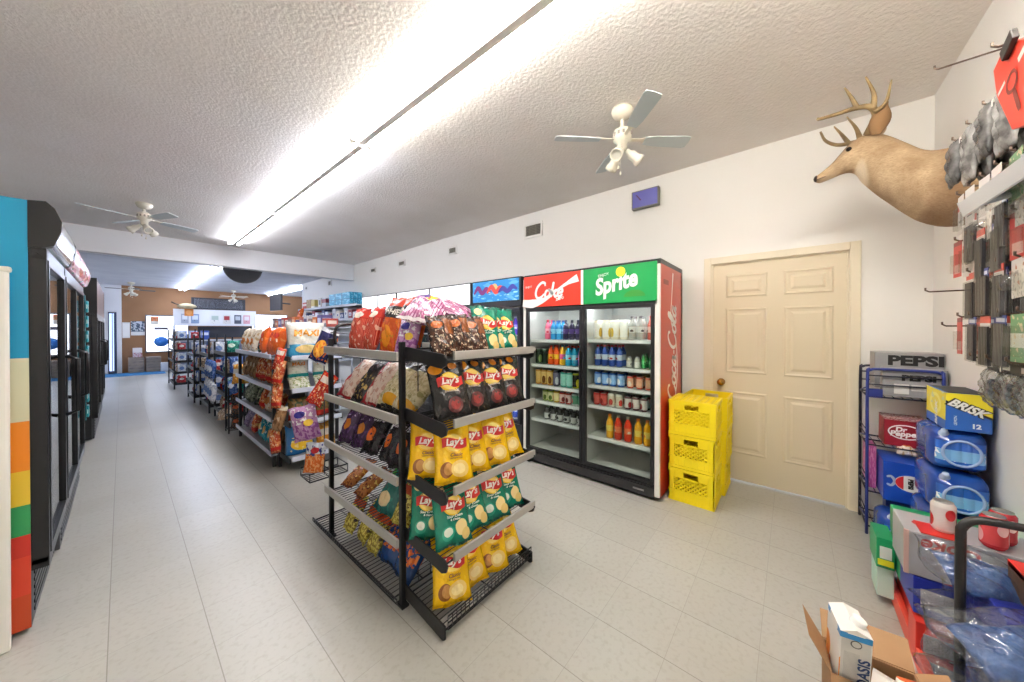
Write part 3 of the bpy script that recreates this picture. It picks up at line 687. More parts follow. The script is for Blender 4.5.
design('chip_brown', '4a2c1e', (('noise', 7., .52, 0, 1, 0, 1, '2e1c16'), ('noise', 12., .6, 0, 1, 0, .62, 'b8a48c'), ('rect', .55, .95, .5, .9, '7c4420'), ('noise', 9., .6, 0, 1, .85, 1, '6a6470'), ('ell', .3, .74, .2, .1, 'a8541c')), t=.085)
design('pretzel_clear', 'a86a8e', (('noise', 4.5, .52, 0, 1, .0, 1, 'c9a4c0'), ('noise', 7., .58, 0, 1, 0, 1, 'e6d8e2'), ('rect', 0, 1, .86, 1, 'e8e0e4'), ('ell', .5, .7, .16, .1, 'e0b83c'), ('ell', .3, .75, .15, .08, '4a3274'), ('wave', 5., .75, 3., 0, 1, 0, .6, '7e3a64')), .3, .42, .13)
design('munch_orange', 'd85a1a', (('noise', 5., .55, 0, 1, 0, .62, 'e87a1e'), ('ell', .6, .28, .22, .2, 'f0951e'), ('noise', 8., .62, .1, .9, .08, .55, 'c8881c'), ('rect', 0, 1, .62, .84, '3a3634'), ('rect', 0, 1, .84, 1, 'c84a34')), .2, .3, .09,
       (('txt', 'MUNCHIES', .0, .73, .042, 'e8e4dc', .0012, .0),))
design('cracker_red', 'b02a22', (('wave', 7., .6, 1., 0, 1, .05, .75, 'd86a50'), ('noise', 5., .58, 0, 1, 0, .7, 'e0a890'), ('rect', 0, 1, .78, 1, 'c83428'), ('ell', .5, .84, .3, .08, 'e8dcd0')), .17, .26, .075)
design('popcorn', 'cfc49a', (('noise', 16., .5, 0, 1, 0, 1, 'e4dcb8'), ('noise', 9., .6, 0, 1, 0, 1, 'a8a070'), ('rect', 0, 1, .74, 1, '2a2624'), ('ell', .7, .12, .3, .1, 'dca020')), .21, .3, .1)
design('snack_pink', 'd8c4b8', (('rect', 0, .35, 0, 1, 'a8303a'), ('noise', 9., .56, .2, 1, 0, 1, 'c0988c'), ('noise', 6., .6, 0, 1, .6, 1, 'e8e0dc')), .16, .28, .07)
design('nut_dark', '2e2a2c', (('noise', 5., .55, 0, 1, 0, .8, '5a4a3e'), ('noise', 8., .58, 0, 1, 0, .6, 'b89a58'), ('ell', .5, .78, .3, .1, '3c3438')), .16, .26, .07)
design('roll_black', '1e1a22', (('ell', .4, .36, .26, .14, 'e06a28'), ('noise', 9., .6, 0, 1, 0, .5, '3c2a34'), ('noise', 12., .6, .1, .9, .62, .95, '9a7ea8')), .16, .27, .07, (('txt', 'FUEGO', 0, .68, .038, 'dcd8e0', .001, .2),))
design('roll_purple', '3a2244', (('noise', 7., .56, 0, 1, 0, 1, '523462'), ('ell', .5, .4, .24, .14, 'c87828'), ('noise', 12., .62, .1, .9, .6, .95, 'b8a0c8')), .15, .25, .06)
design('puff_blue', '17407e', (('noise', 7., .54, .04, .96, .22, .78, 'e07a30'), ('noise', 13., .56, .04, .96, .22, .78, 'c8581c'), ('rect', 0, 1, .93, 1, '0f2e5e')), .18, .28, .09)
design('chip_teal', '1e6a66', (('noise', 5., .58, 0, 1, 0, 1, '2a827a'), ('ell', .4, .2, .26, .12, 'e2cfa2'), ('ell', .6, .84, .26, .12, 'e8dcb8'), ('ell', .15, .6, .14, .12, '3f9a3c')), .2, .3, .09)
design('nut_gold', '8a7a2e', (('noise', 14., .5, 0, 1, 0, 1, 'cfc25a'), ('noise', 9., .6, 0, 1, .3, .8, '3a3420'), ('rect', 0, 1, .72, .9, 'b84a24')), .13, .2, .06)
design('cookie_gold', 'a8642a', (('noise', 8., .55, 0, 1, 0, 1, '6a3418'), ('noise', 10., .62, 0, 1, .2, .9, 'e0b050')), .12, .2, .055)
design('candy_orange', 'd86a2a', (('noise', 9., .52, 0, 1, 0, .66, 'e8a060'), ('rect', 0, 1, .66, 1, 'd8dce4'), ('noise', 7., .56, 0, 1, .6, 1, '3a3f8a'), ('ell', .5, .78, .2, .1, 'c82c34')), .17, .27, .07)
design('candy_purple', 'b88ab8', (('noise', 7., .52, 0, 1, 0, .6, '8e4e92'), ('noise', 9., .56, 0, 1, .5, 1, 'e8e4ea'), ('ell', .68, .5, .18, .1, 'e8c040'), ('ell', .4, .78, .22, .1, '3a3490')), .22, .3, .08)
design('candy_red', 'c03028', (('noise', 6., .55, 0, 1, 0, 1, 'e06a3a'), ('rect', .1, .9, .7, .9, 'e8dcd4'), ('noise', 9., .6, 0, 1, 0, .6, 'f0c8a0')), .12, .25, .05)
design('candy_navy', '23265a', (('ell', .4, .4, .34, .26, 'e8a63a'), ('noise', 7., .56, 0, 1, .1, .6, 'd86a2a'), ('rect', 0, 1, .9, 1, 'd0d4e0')), .15, .3, .06)
design('tortilla', 'e8e6dc', (('rect', 0, 1, 0, .34, '3a9ac8'), ('noise', 5., .55, 0, 1, .25, .42, 'e8f0f4'), ('ell', .5, .2, .3, .12, 'e8cf8a'), ('noise', 6., .64, 0, 1, .3, 1, 'd0d2cc')), .34, .34, .12, (('txt', 'MAXI', .0, .66, .09, 'e89a1c', .003, .1),))
design('tortilla_small', 'e2e2d6', (('noise', 6., .6, 0, 1, 0, 1, 'c4cdbc'), ('rect', 0, 1, 0, .2, '2a9a9a')), .22, .26, .08, (('txt', 'MAXI', .0, .62, .055, 'e88a1c', .002, .1),))
design('salad_white', 'dfe2d2', (('noise', 7., .54, 0, 1, 0, 1, '9fb07a'), ('noise', 5., .6, 0, 1, 0, 1, 'f0f0e8')), .22, .16, .08)
design('round_loaf', '8a6a3c', (('noise', 6., .55, 0, 1, .3, 1, '4a5a3a'), ('rect', 0, 1, 0, .3, 'c8382c')), .19, .22, .14)
design('chip_lake', '1e6fb0', (('ell', .55, .3, .4, .18, 'e8c030'), ('noise', 6., .58, .1, .9, .1, .5, 'f0dc90'), ('rect', 0, 1, .85, 1, '125488')), .26, .34, .11)
design('loaf_tan', '9a7650', (('noise', 4., .55, 0, 1, 0, 1, '7a5838'), ('noise', 3., .62, 0, 1, 0, 1, 'c0a888'), ('rect', 0, 1, .85, 1, 'd8ccb8')), .12, .28, .11)
design('loaf_red', 'b84a2a', (('noise', 6., .52, 0, 1, 0, 1, 'd88a50'), ('rect', 0, 1, .1, .24, 'c82a20'), ('noise', 8., .6, 0, 1, .3, 1, 'e8c8a0')), .12, .28, .1)
design('loaf_white', 'd8cdb8', (('noise', 5., .55, 0, 1, 0, .8, 'b89a70'), ('noise', 3., .6, 0, 1, 0, 1, 'ece6d8'), ('ell', .5, .4, .3, .14, 'c87838')), .15, .28, .11)
design('puff_orange', 'e8641c', (('noise', 5., .6, 0, 1, 0, 1, 'f08a3c'), ('noise', 3., .66, 0, 1, 0, 1, 'f6d4b0'), ('ell', .5, .66, .3, .1, 'd83a1c')), .2, .3, .1)
design('greens_dark', '2c3426', (('noise', 6., .55, 0, 1, 0, 1, '48583a'), ('rect', .3, .7, .2, .7, '6a6a58'), ('noise', 8., .6, 0, 1, 0, 1, 'a8b88a')), .15, .3, .08)
design('bag_teal', '1e7f92', (('noise', 5., .55, 0, 1, 0, 1, '3aa2b0'), ('noise', 8., .6, 0, 1, .2, .7, 'c8e0dc'), ('ell', .5, .35, .24, .14, 'd8b070')), .18, .28, .09)
design('bag_lilac', '8c7c9c', (('noise', 5., .55, 0, 1, 0, 1, 'b8a8c0'), ('noise', 8., .6, 0, 1, 0, 1, '6a5678')), .14, .26, .08)
design('bag_sage', '78806a', (('noise', 6., .54, 0, 1, 0, 1, 'a0a890'), ('noise', 9., .6, 0, 1, 0, 1, '4a5244')), .15, .27, .09)
design('pack_white', 'd4d8de', (('noise', 6., .56, 0, 1, 0, 1, 'a8b4c4'), ('ell', .5, .5, .3, .2, '6a86b8')), .16, .22, .06)
design('pack_blue', '3a5a9a', (('noise', 6., .55, 0, 1, 0, 1, '6a88c0'), ('ell', .5, .55, .3, .18, 'd8dce8')), .15, .24, .06)
design('pack_red', 'a82a32', (('noise', 6., .57, 0, 1, 0, 1, 'd05a50'), ('ell', .5, .6, .28, .14, 'e8d8d0')), .16, .2, .06)
design('pack_tan', 'a88c72', (('noise', 6., .54, 0, 1, 0, 1, 'd0bca4'), ('noise', 9., .6, 0, 1, 0, 1, '6c5648')), .17, .24, .08)
design('pack_green', '1f7a6a', (('noise', 6., .56, 0, 1, 0, 1, '4aa894'), ('ell', .5, .6, .3, .15, 'd8e8d8')), .18, .2, .08)
design('pack_amber', 'd08a2c', (('noise', 6., .55, 0, 1, 0, 1, 'e8b860'), ('rect', 0, 1, .5, .75, 'd8d0c0')), .19, .24, .09)
design('pack_dark', '33302f', (('noise', 7., .56, 0, 1, 0, 1, '8a5a34'), ('ell', .5, .6, .28, .14, 'c85a30')), .17, .2, .06)
BAGC = {}
def bag_parts(name, var):
    k = (name, var)
    if k in BAGC: return BAGC[k]
    m, w, h, t, prints = DES[name]; seed = var * 2.3 + len(name) * .7
    body = bag_geo(w, h, t, seed, m).mesh('bag', fix=False)
    pr = []
    if prints:
        b = MB()
        for i, p in enumerate(prints):
            if p[0] == 'disc': vs, fs = disc(p[3], p[4]); cx, cz, c = p[1], p[2] * h, p[5]
            elif p[0] == 'band':
                a, q = p[3], p[4]; top = [(-a + 2 * a * i / 12, q * (1 + .35 * math.sin(i / 12 * PI * 2 + .3)), 0) for i in range(13)]; bot = [(-a * .96 + 1.92 * a * i / 12, -q * (1 - .35 * math.sin(i / 12 * PI * 2 + .3)), 0) for i in range(13)]
                vs = top + bot; fs = [(i, i + 1, 14 + i, 13 + i) for i in range(12)]; cx, cz, c = p[1], p[2] * h, p[5]
            else: vs, fs = text_geo(p[1], p[4], p[6], p[7]); cx, cz, c = p[2], p[3] * h, p[5]
            vs, fs = on_bag(vs, fs, cx, cz, w, h, t, seed, .0016 + .0018 * min(i, 3)); b.add(vs, fs, mat(c, .35), None, True)
        pr.append(('logo_print', b.mesh('logo_print', fix=False)))
    # crimped seals at both ends
    for nm, v0, v1 in (('bottom_seal', -1, -.93), ('top_seal', .93, 1)):
        b = MB(); n = 20; vs = []
        for s in (-1, 1):
            for v in (v0, v1):
                for i in range(n + 1):
                    u = (2 * i / n - 1) * 1.0; x, z = bag_xy(u, v, w, h, seed); z += (.003 if v0 > 0 else -.003) * (1 if abs(v) == 1 else 0) + (.002 * (i % 2) if abs(v) == 1 else 0)
                    d = bag_depth(u, v, w, h, t, seed) + .0012; vs.append((x, s * d, z + h / 2))
        fs = []
        for s in (0, 1):
            o = s * 2 * (n + 1); fs += [(o + i, o + i + 1, o + n + 2 + i, o + n + 1 + i) for i in range(n)]
        b.add(vs, fs, m, [[(.03, .985)] * 4] * len(fs)); pr.append((nm, b.mesh(nm, fix=False)))
    BAGC[k] = (body, pr); return BAGC[k]
def bag(name, kind, loc, rz, tilt, label, group=None, s=1., roll=0., seals=True, cat='bag'):
    """rz: 0 faces -y, -90 faces -x. tilt leans the top away from the viewer. loc: bottom centre of the bag"""
    body, pr = bag_parts(kind, rnd.randrange(3))
    R = Matrix.Rotation(math.radians(rz), 4, 'Z') @ Matrix.Rotation(math.radians(-tilt), 4, 'X') @ Matrix.Rotation(math.radians(roll), 4, 'Y')
    low = min((R @ v.co).z for v in body.vertices) * s                # stand it on its lowest point
    o = link_mesh(name, body, None, (loc[0], loc[1], loc[2] - low), R.to_euler(), (s, s, s)); tag(o, label, cat, group)
    for nm, me in pr:
        if nm == 'logo_print' or seals: link_mesh(nm, me, o)
    return o
ORD = ('first', 'second', 'third', 'fourth', 'fifth', 'sixth', 'seventh', 'eighth', 'ninth', 'tenth')

# ------------------------------------------------------------------ black wire snack rack with a chip end
RK = mat('1f2023', .4, .3); RKW = mat('2c2d30', .35, .5); RAILM = mat('a3a09b', .4, .15)
def wire_grid(b, x0, x1, y0, y1, z, step=.03, r=.0022, along='x', rim=.004, m=RKW):
    n = int((y1 - y0) / step) if along == 'x' else int((x1 - x0) / step)
    for k in range(n + 1):
        if along == 'x': y = y0 + (y1 - y0) * k / n; b.bar((x0, y, z), (x1, y, z), r * 2, m)
        else: x = x0 + (x1 - x0) * k / n; b.bar((x, y0, z), (x, y1, z), r * 2, m)
    for p, q in (((x0, y0, z - .004), (x1, y0, z - .004)), ((x0, y1, z - .004), (x1, y1, z - .004)), ((x0, y0, z - .004), (x0, y1, z - .004)), ((x1, y0, z - .004), (x1, y1, z - .004)), (((x0 + x1) / 2, y0, z - .004), ((x0 + x1) / 2, y1, z - .004))): b.bar(p, q, rim * 1.6, m)
EZ = (1.262, .952, .645, .342, .045)      # tray heights on the end
LZ = (1.245, .935, .632, .325, .052)      # tray heights on the long side
def snack_rack():
    t = thing('snack_rack', 'black wire snack rack with grey price rails, filled with chip bags', 'display rack', (1.22, 1.48, 0))
    def L(p): return (p[0] - 1.22, p[1] - 1.48, p[2])
    for x, y in ((.89, 1.48), (1.55, 1.48), (.89, 2.36), (1.55, 2.36)):
        b = MB(); X, Y, _ = L((x, y, 0)); b.box(X - .013, X + .013, Y - .013, Y + .013, 0, 1.34, RK); b.box(X - .02, X + .02, Y - .03, Y + .03, 0, .012, RK); b.obj('post', t, .002)
    MB().tube(smooth_path([L((.92, 2.36, 1.3)), L((.92, 2.36, 1.40)), L((1.0, 2.36, 1.44)), L((1.4, 2.36, 1.44)), L((1.5, 2.36, 1.40)), L((1.5, 2.36, 1.3))], 5), .011, RK, 8).obj('end_hoop', t)
    b = MB()                                                       # wire back between the two sides
    for k in range(9): b.bar(L((.92 + k * .077, 1.5, .05)), L((.92 + k * .077, 1.5, 1.32)), .005, RKW)
    for z in (.05, .35, .65, .95, 1.3): b.bar(L((.9, 1.5, z)), L((1.54, 1.5, z)), .006, RKW)
    b.obj('back_grid', t)
    for i, z in enumerate(EZ):
        b = MB(); wire_grid(b, *[c - 1.22 for c in (.915, 1.535)], *[c - 1.48 for c in (1.165, 1.47)], z)
        tr = b.obj('wire_tray', t)
        if i < 4:
            p = MB(); p.box(.945 - 1.22, 1.56 - 1.22, 1.135 - 1.48, 1.15 - 1.48, z + .002, z + .042, RAILM); p.obj('price_rail', tr, .003)
        else:
            p = MB()
            for zz in (0, .03, .06): p.bar(L((.92, 1.155, z + zz)), L((1.545, 1.155, z + zz)), .006, RKW)
            for k in range(25): x = .92 + k * .026; p.bar(L((x, 1.155, z)), L((x, 1.155, z + .06)), .004, RKW)
            p.obj('front_lip', tr)
        for x in (.9, 1.548):
            p = MB(); X = x - 1.22; q = [(1.475, z + .055), (1.475, z - .005), (1.17, z - .035), (1.14, z - .02), (1.13, z + .01), (1.15, z + .03)]
            if i == 4: q = [(1.475, z + .06), (1.475, z - .005), (1.165, z - .04), (1.15, z - .03), (1.15, z + .03)]
            p.prism([(a - 1.48, c) for a, c in q], X - .004, X + .004, RK, 'x'); p.obj('side_plate', tr)
    for i, z in enumerate(LZ):
        y1 = 2.55 if i == 4 else 2.33
        for sx, (xa, xb) in enumerate(((.852, 1.2), (1.24, 1.59))):
            b = MB(); wire_grid(b, xa - 1.22, xb - 1.22, 1.5 - 1.48, y1 - 1.48, z, .03, .0022, 'x'); tr = b.obj('wire_tray', t)
            xf = .84 if sx == 0 else 1.6
            if i < 4: MB().box(xf - 1.22 - .007, xf - 1.22 + .007, 1.44 - 1.48, y1 - 1.48, z + .004, z + .048, RAILM).obj('price_rail', tr, .003)
            else:
                p = MB()
                for zz in (0, .022): p.bar(L((xf, 1.45, z + zz)), L((xf, y1, z + zz)), .006, RKW)
                for k in range(36): y = 1.45 + k * (y1 - 1.45) / 35; p.bar(L((xf, y, z)), L((xf, y, z + .022)), .004, RKW)
                p.obj('front_lip', tr)
    return t
RACK0 = set(COL.objects)
snack_rack()
SH = ('top', 'second', 'third', 'fourth', 'bottom')
def end_row(level, kind, xs, label, y=1.215, tilt=24, rz=0, s=1., dz=.008, name='chip_bag'):
    n = len(xs)
    for i, x in enumerate(xs):
        lb = label % (ORD[i] if n > 1 else 'only')
        hh = DES[kind][2] * s * 1.05
        tl = max(tilt, math.degrees(math.acos(min(1., .268 / hh)))) if level else tilt
        bag(name, kind, (x, y + .012 * (i % 2), EZ[level] + dz + .004 * (i % 2)), rz + rnd.uniform(-6, 6), tl + rnd.uniform(-1, 3), lb, label.replace('%s ', '').replace(' from the post', ''), s * 1.05, rnd.uniform(-5, 5))
end_row(2, 'chip_yellow', [1.01, 1.155, 1.30, 1.44], '%s yellow chip bag from the post on the rack end third tray', rz=-17)
end_row(3, 'chip_green', [1.01, 1.155, 1.30, 1.44], '%s green chip bag from the post on the rack end fourth tray', rz=-17)
end_row(4, 'chip_yellow', [1.01, 1.155, 1.30, 1.44], '%s yellow chip bag from the post on the rack end bottom tray', y=1.23, rz=-17)
end_row(1, 'chip_black', [1.01, 1.155, 1.30, 1.44], '%s black chip bag from the post on the rack end second tray', rz=-17)
end_row(0, 'chip_brown', [.975, 1.10, 1.20], '%s brown mottled snack bag from the post on the rack end top tray', y=1.24, tilt=20, s=.72, rz=-14)
end_row(0, 'chip_green', [1.29, 1.37, 1.46], '%s green chip bag counted from the brown bags on the rack end top tray', y=1.27, tilt=16, s=.9, rz=-14)
bag('chip_bag', 'chip_yellow', (.945, 1.345, EZ[2] + .02), -40, 22, 'yellow chip bag turned sideways against the rack post, third tray')
bag('chip_bag', 'chip_green', (.95, 1.345, EZ[3] + .02), -40, 22, 'green chip bag turned sideways against the rack post, fourth tray')
bag('pretzel_bag', 'pretzel_clear', (.95, 1.42, EZ[0] + .155), -25, 62, 'large clear and purple pretzel bag lying on top of the brown bags', s=.8, roll=25)
bag('pretzel_bag', 'pretzel_clear', (1.27, 1.36, EZ[0] + .17), -5, 66, 'second clear purple pretzel bag heaped beside the green chip bags', s=.75, roll=-30)
def side_row(level, kinds, y0, y1, tilt=24, dz=.008, x=.935, rz=-90):
    for i, (kind, nm, lb) in enumerate(kinds):
        y = y0 + (y1 - y0) * (i + .5) / len(kinds); tl = max(tilt, math.degrees(math.acos(min(1., .25 / (DES[kind][2] * 1.12))))) if level else tilt
        bag(nm, kind, (x + .01 * (i % 2), y, LZ[level] + dz), rz + rnd.uniform(-8, 8), tl + rnd.uniform(-1, 3), lb + ', ' + SH[level] + ' aisle tray', roll=rnd.uniform(-9, 9), s=1.12)
side_row(0, [('munch_orange', 'snack_mix_bag', 'orange snack mix bag with dark lettered band, half behind another,'), ('munch_orange', 'snack_mix_bag', 'standing orange snack mix bag with a dark lettered band'), ('cracker_red', 'cracker_bag', 'red and cream cracker bag next to the orange mix bag'), ('cracker_red', 'cracker_bag', 'red and cream cracker bag under the black hoop')], 1.53, 2.36, 12, x=1.0)
bag('pretzel_bag', 'candy_purple', (.93, 1.53, LZ[0] + .012), -75, 18, 'purple printed bag tucked against the post on the top aisle tray', s=.7)
side_row(1, [('popcorn', 'popcorn_bag', 'cream popcorn bag with a black top'), ('popcorn', 'popcorn_bag', 'second cream popcorn bag leaning back'), ('snack_pink', 'snack_bag', 'pale snack bag with a red edge'), ('nut_dark', 'nut_bag', 'dark nut bag'), ('snack_pink', 'snack_bag', 'pale snack bag with red edge at the far post'),], 1.5, 2.36, 34)
side_row(2, [('roll_black', 'corn_roll_bag', 'black corn roll bag against the near post'), ('roll_black', 'corn_roll_bag', 'black corn roll bag second from the near post'), ('roll_black', 'corn_roll_bag', 'black corn roll bag with orange picture'), ('roll_purple', 'corn_roll_bag', 'dark purple snack bag'), ('roll_purple', 'corn_roll_bag', 'dark purple snack bag near the far post')], 1.5, 2.36, 30)
side_row(3, [('nut_gold', 'nut_bag', 'gold nut bag at the near post'), ('chip_teal', 'chip_bag', 'teal chip bag with cream oval'), ], 1.5, 1.86, 26)
side_row(3, [('cookie_gold', 'cookie_bag', 'small brown cookie pack lying loose'), ('cookie_gold', 'cookie_bag', 'small gold and brown cookie pack by the far post')], 1.98, 2.36, 58)
side_row(4, [('puff_blue', 'cheese_puff_bag', 'blue cheese puff bag at the near post'), ('puff_blue', 'cheese_puff_bag', 'blue cheese puff bag with orange curls'), ('nut_gold', 'nut_bag', 'orange and gold nut bag beside the blue puff bag'), ('nut_gold', 'nut_bag', 'gold nut bag leaning on its neighbour'), ('nut_gold', 'nut_bag', 'gold nut bag at the far end')], 1.5, 2.3, 30)
# clip strip hanging at the far corner of the rack
t = thing('clip_strip', 'wire clip strip with candy bags hanging at the far corner of the snack rack', 'hanging strip', (1.03, 2.86, 0))
b = MB(); b.tube([(0, 0, .28), (0, 0, 1.36)], .004, RKW, 6)
for z in (.42, .70, 1.0, 1.25): b.tube([(0, 0, z), (-.05, -.02, z + .004), (-.055, -.02, z + .015)], .0028, RKW, 5)
b.tube([(0, 0, 1.36), (0, -.1, 1.38), (0, -.47, 1.37)], .004, RKW, 6); b.obj('strip', t)
b = MB(); wire_grid(b, -.14, .14, -.1, .1, .24, .03); wire_grid(b, -.14, .14, -.1, .1, .3, .2)
for sx in (-.14, .14):
    for sy in (-.1, .1): b.bar((sx, sy, .24), (sx, sy, .3), .005, RKW)
b.tube([(0, 0, .3), (0, 0, .24)], .004, RKW); b.obj('wire_basket', t)
for kind, z, dx, lb, s, rl in (('candy_orange', .29, -.07, 'orange and white candy bag lowest on the hanging strip', .85, 5), ('candy_purple', .545, -.10, 'purple and white candy bag on the hanging strip', .85, -12), ('candy_red', .80, -.07, 'red candy bag tilted on the hanging strip', 1., 30), ('candy_navy', 1.12, -.045, 'navy and orange candy bag topmost on the hanging strip', .9, 22)):
    bag('candy_bag', kind, (.985 + dx, 2.77, z), -35, 6, lb, None, s, rl)

def shift_new(before, dx, dy, dz=0.):
    for o in COL.objects:
        if o not in before and o.parent is None: o.location.x += dx; o.location.y += dy; o.location.z += dz
shift_new(RACK0, .026, .024)
# ------------------------------------------------------------------ yellow milk crates by the door
def milk_crate(x, y, z, label, s=.326, h=.268, rz=0.):
    t = thing('milk_crate', label, 'crate', (x, y, z), math.radians(rz), 'yellow milk crates')
    hs = s / 2
    MB().box(-hs + .012, hs - .012, -hs + .012, hs - .012, .006, .014, YEL).obj('crate_bottom', t)
    for k in range(4):
        R = Matrix.Rotation(k * PI / 2, 4, 'Z'); b = MB(); b.M = R; y0, y1 = -hs, -hs + .008
        b.box(-hs, hs, y0 - .004, y1, h - .026, h, YEL)                      # rim
        b.box(-hs, hs, y0 - .003, y1, 0, .022, YEL); b.box(-hs, hs, y0, y1, .022, .082, YEL)  # plinth and lower band
        b.box(-hs, hs, y0 - .004, y1, .082, .094, YEL)
        b.box(-hs, -hs + .04, y0, y1, .09, h - .02, YEL); b.box(hs - .04, hs, y0, y1, .09, h - .02, YEL)
        for q in (-hs + .038, hs - .042): b.box(q - .004, q + .004, y0 - .005, y0 + .002, .0, h, YEL)
        # handle hole band
        b.box(-hs + .04, -.052, y0, y1, h - .075, h - .02, YEL); b.box(.052, hs - .04, y0, y1, h - .075, h - .02, YEL); b.box(-.056, .056, y0 - .004, y1, h - .082, h - .07, YEL)
        # diamond lattice
        za, zb = .096, h - .082; lo, hi = -hs + .04, hs - .04; n = 7; dx = (hi - lo) / n; H = zb - za
        for i in range(-3, n + 3):
            for sg in (1, -1):
                q0 = lo + i * dx; q1 = q0 + sg * H * 1.1
                t0, t1 = sorted(((lo - q0) / (q1 - q0), (hi - q0) / (q1 - q0))); t0, t1 = max(0, t0), min(1, t1)
                if t1 - t0 > .1: b.bar((q0 + (q1 - q0) * t0, y0 + .004, za + H * t0), (q0 + (q1 - q0) * t1, y0 + .004, za + H * t1), .009, YEL)
        # upright ribs on the lower band
        for i in range(5): q = -hs + .07 + i * (2 * hs - .14) / 4; b.box(q - .003, q + .003, y0 - .003, y0, .02, .085, YEL)
        b.obj('lattice_side', t, fix=False)
    return t
milk_crate(3.093, .608, 0., 'bottom yellow milk crate of the stack beside the red cooler side')
milk_crate(3.093, .608, .272, 'middle yellow milk crate of the stack by the cream door')
milk_crate(3.432, .583, 0., 'bottom yellow crate of the rear stack against the wall')
milk_crate(3.432, .573, .272, 'middle yellow crate of the rear stack against the wall')
milk_crate(3.43, .568, .544, 'top yellow crate of the rear stack against the wall', .326, .28)
c = milk_crate(3.096, .606, .544, 'top yellow milk crate of the stack by the cream door', .335, .28, 1)
b = MB(); hs = .155
for k in range(7): q = -hs + .02 + k * (2 * hs - .04) / 6; b.box(q - .008, q + .008, -hs, hs, .274, .281, YEL); b.box(-hs, hs, q - .008, q + .008, .275, .282, YEL)
b.obj('crate_grid', c, fix=False)

# ------------------------------------------------------------------ tall glass-door coolers by the aisle
GLB = mat('141519', .3); TEALP = mat('1490bb', .35)
SIDEP = layered('1490bb', (('rect', 0, 1, 0, .632, 'd8d6b8'), ('rect', 0, 1, 0, .485, 'e88a22'), ('rect', 0, 1, 0, .37, 'e8c63a'), ('rect', 0, 1, 0, .29, '2f9a5a'), ('rect', 0, 1, 0, .22, 'c83428'), ('rect', 0, 1, 0, .17, 'd8452c'), ('noise', 3., .55, 0, 1, .0, .5, 'e06a2a'), ('rect', 0, 1, 0, .08, 'c84a24')), .4)
def aisle_cooler(y0, y1, n, label, header, side, xf=-.228, zt=2.0, kick=-.05, hh=.215, flat=False):
    t = thing('display_cooler', label, 'cooler', (xf, y0, 0)); W = y1 - y0; D = .68
    b = MB(); b.box(-D, -.05, 0, .03, .02, zt, BLACK, {0: side or BLACK}); b.obj('side_panel', t)
    MB().box(-D, -.05, W - .03, W, .02, zt, BLACK).obj('side_panel', t)
    MB().box(-D, -D + .03, .03, W - .03, .02, zt, mat('3a3c42', .5)).box(-D, -.05, .03, W - .03, zt - .03, zt, BLACK).obj('back_panel', t)
    # curved sign header, running the width
    z0 = zt - hh; prof = [(-.05, zt), (-.0, zt + .008), (.025, zt - .02), (.045, zt - .08), (.042, zt - .13), (.022, z0 + .015), (-.015, z0), (-.05, z0 - .002)]
    if flat: prof = [(-.3, zt), (-.0, zt), (.001, zt - .04), (.001, zt - .08), (.001, zt - .13), (.001, z0 + .02), (.0, z0), (-.3, z0)]
    MB().prism(prof, -.004, .02, GLB, 'y').obj('header_cap', t); MB().prism(prof, W - .02, W + .004, GLB, 'y').obj('header_cap', t)
    b = MB(); pr = smooth_path([(a, 0, c) for a, c in prof[1:7]], 4); vs = [(p.x - .003, y, p.z) for y in (.02, W - .02) for p in pr]; k = len(pr)
    b.add(vs, [(i, i + 1, k + i + 1, k + i) for i in range(k - 1)], header, [[(0, 1 - i / (k - 1)), (0, 1 - (i + 1) / (k - 1)), (1, 1 - (i + 1) / (k - 1)), (1, 1 - i / (k - 1))] for i in range(k - 1)], True); b.obj('header_sign', t)
    # front frame and doors
    f = MB(); f.box(-.05, .0, 0, .035, .30, z0, GLB).box(-.05, .0, W - .035, W, .30, z0, GLB).box(-.05, .0, 0, W, z0 - .05, z0, GLB).box(-.05, 0, 0, W, .28, .33, GLB); f.obj('front_frame', t, .003)
    MB().box(-.12, .0 + kick, .032, W - .032, .02, .285, mat('4a4a4e', .4, .3)).obj('kick_panel', t, .004)
    k = MB()
    for i in range(6): k.box(kick, kick + .004, .07, W - .06, .06 + i * .035, .075 + i * .035, GLB)
    k.obj('kick_grille', t, fix=False)
    dw = (W - .07) / n
    for i in range(n):
        ya, yb = .035 + i * dw, .035 + (i + 1) * dw
        f = MB(); fw = .03
        for p, q, r, s in ((ya, yb, .33, .33 + fw), (ya, yb, z0 - .05 - fw, z0 - .05), (ya, ya + fw, .33 + fw, z0 - .05 - fw), (yb - fw, yb, .33 + fw, z0 - .05 - fw)): f.box(-.03, .004, p, q, r, s, GLB)
        d = f.obj('door', t, .003); MB().box(-.014, -.01, ya + fw, yb - fw, .33 + fw, z0 - .05 - fw, GLASS).obj('glass_pane', d)
        hy = (yb - .02) if i == 0 else ya + .02
        b = MB(); b.tube([(.004, hy, .88), (.05, hy, .9), (.05, hy, 1.22), (.004, hy, 1.24)], .011, GLB, 8); b.obj('handle', d)
        for z in (.6, .88, 1.16, 1.44):
            MB().box(-D + .05, -.09, ya + .02, yb - .02, z - .012, z, mat('9a9ca2', .4, .5)).obj('shelf', t)
    return t
HCH = mat('d0cec8', .14, .9)
HPK = layered('d88a9a', (('noise', 3., .5, 0, 1, 0, 1, 'e8c0c8'), ('noise', 5., .55, 0, 1, 0, .7, 'c84a2c'), ('noise', 4., .62, 0, 1, .2, .8, 'f0e4e0'), ('rect', 0, 1, .86, 1, 'c07ab8')), .2)
aisle_cooler(2.69, 3.45, 1, 'tall black glass-door cooler with chrome header and teal printed side', HCH, SIDEP)
aisle_cooler(3.47, 5.0, 2, 'tall two-door black cooler with pink picture header beyond the chrome one', HPK, None, -.228, 2.0, -.03)
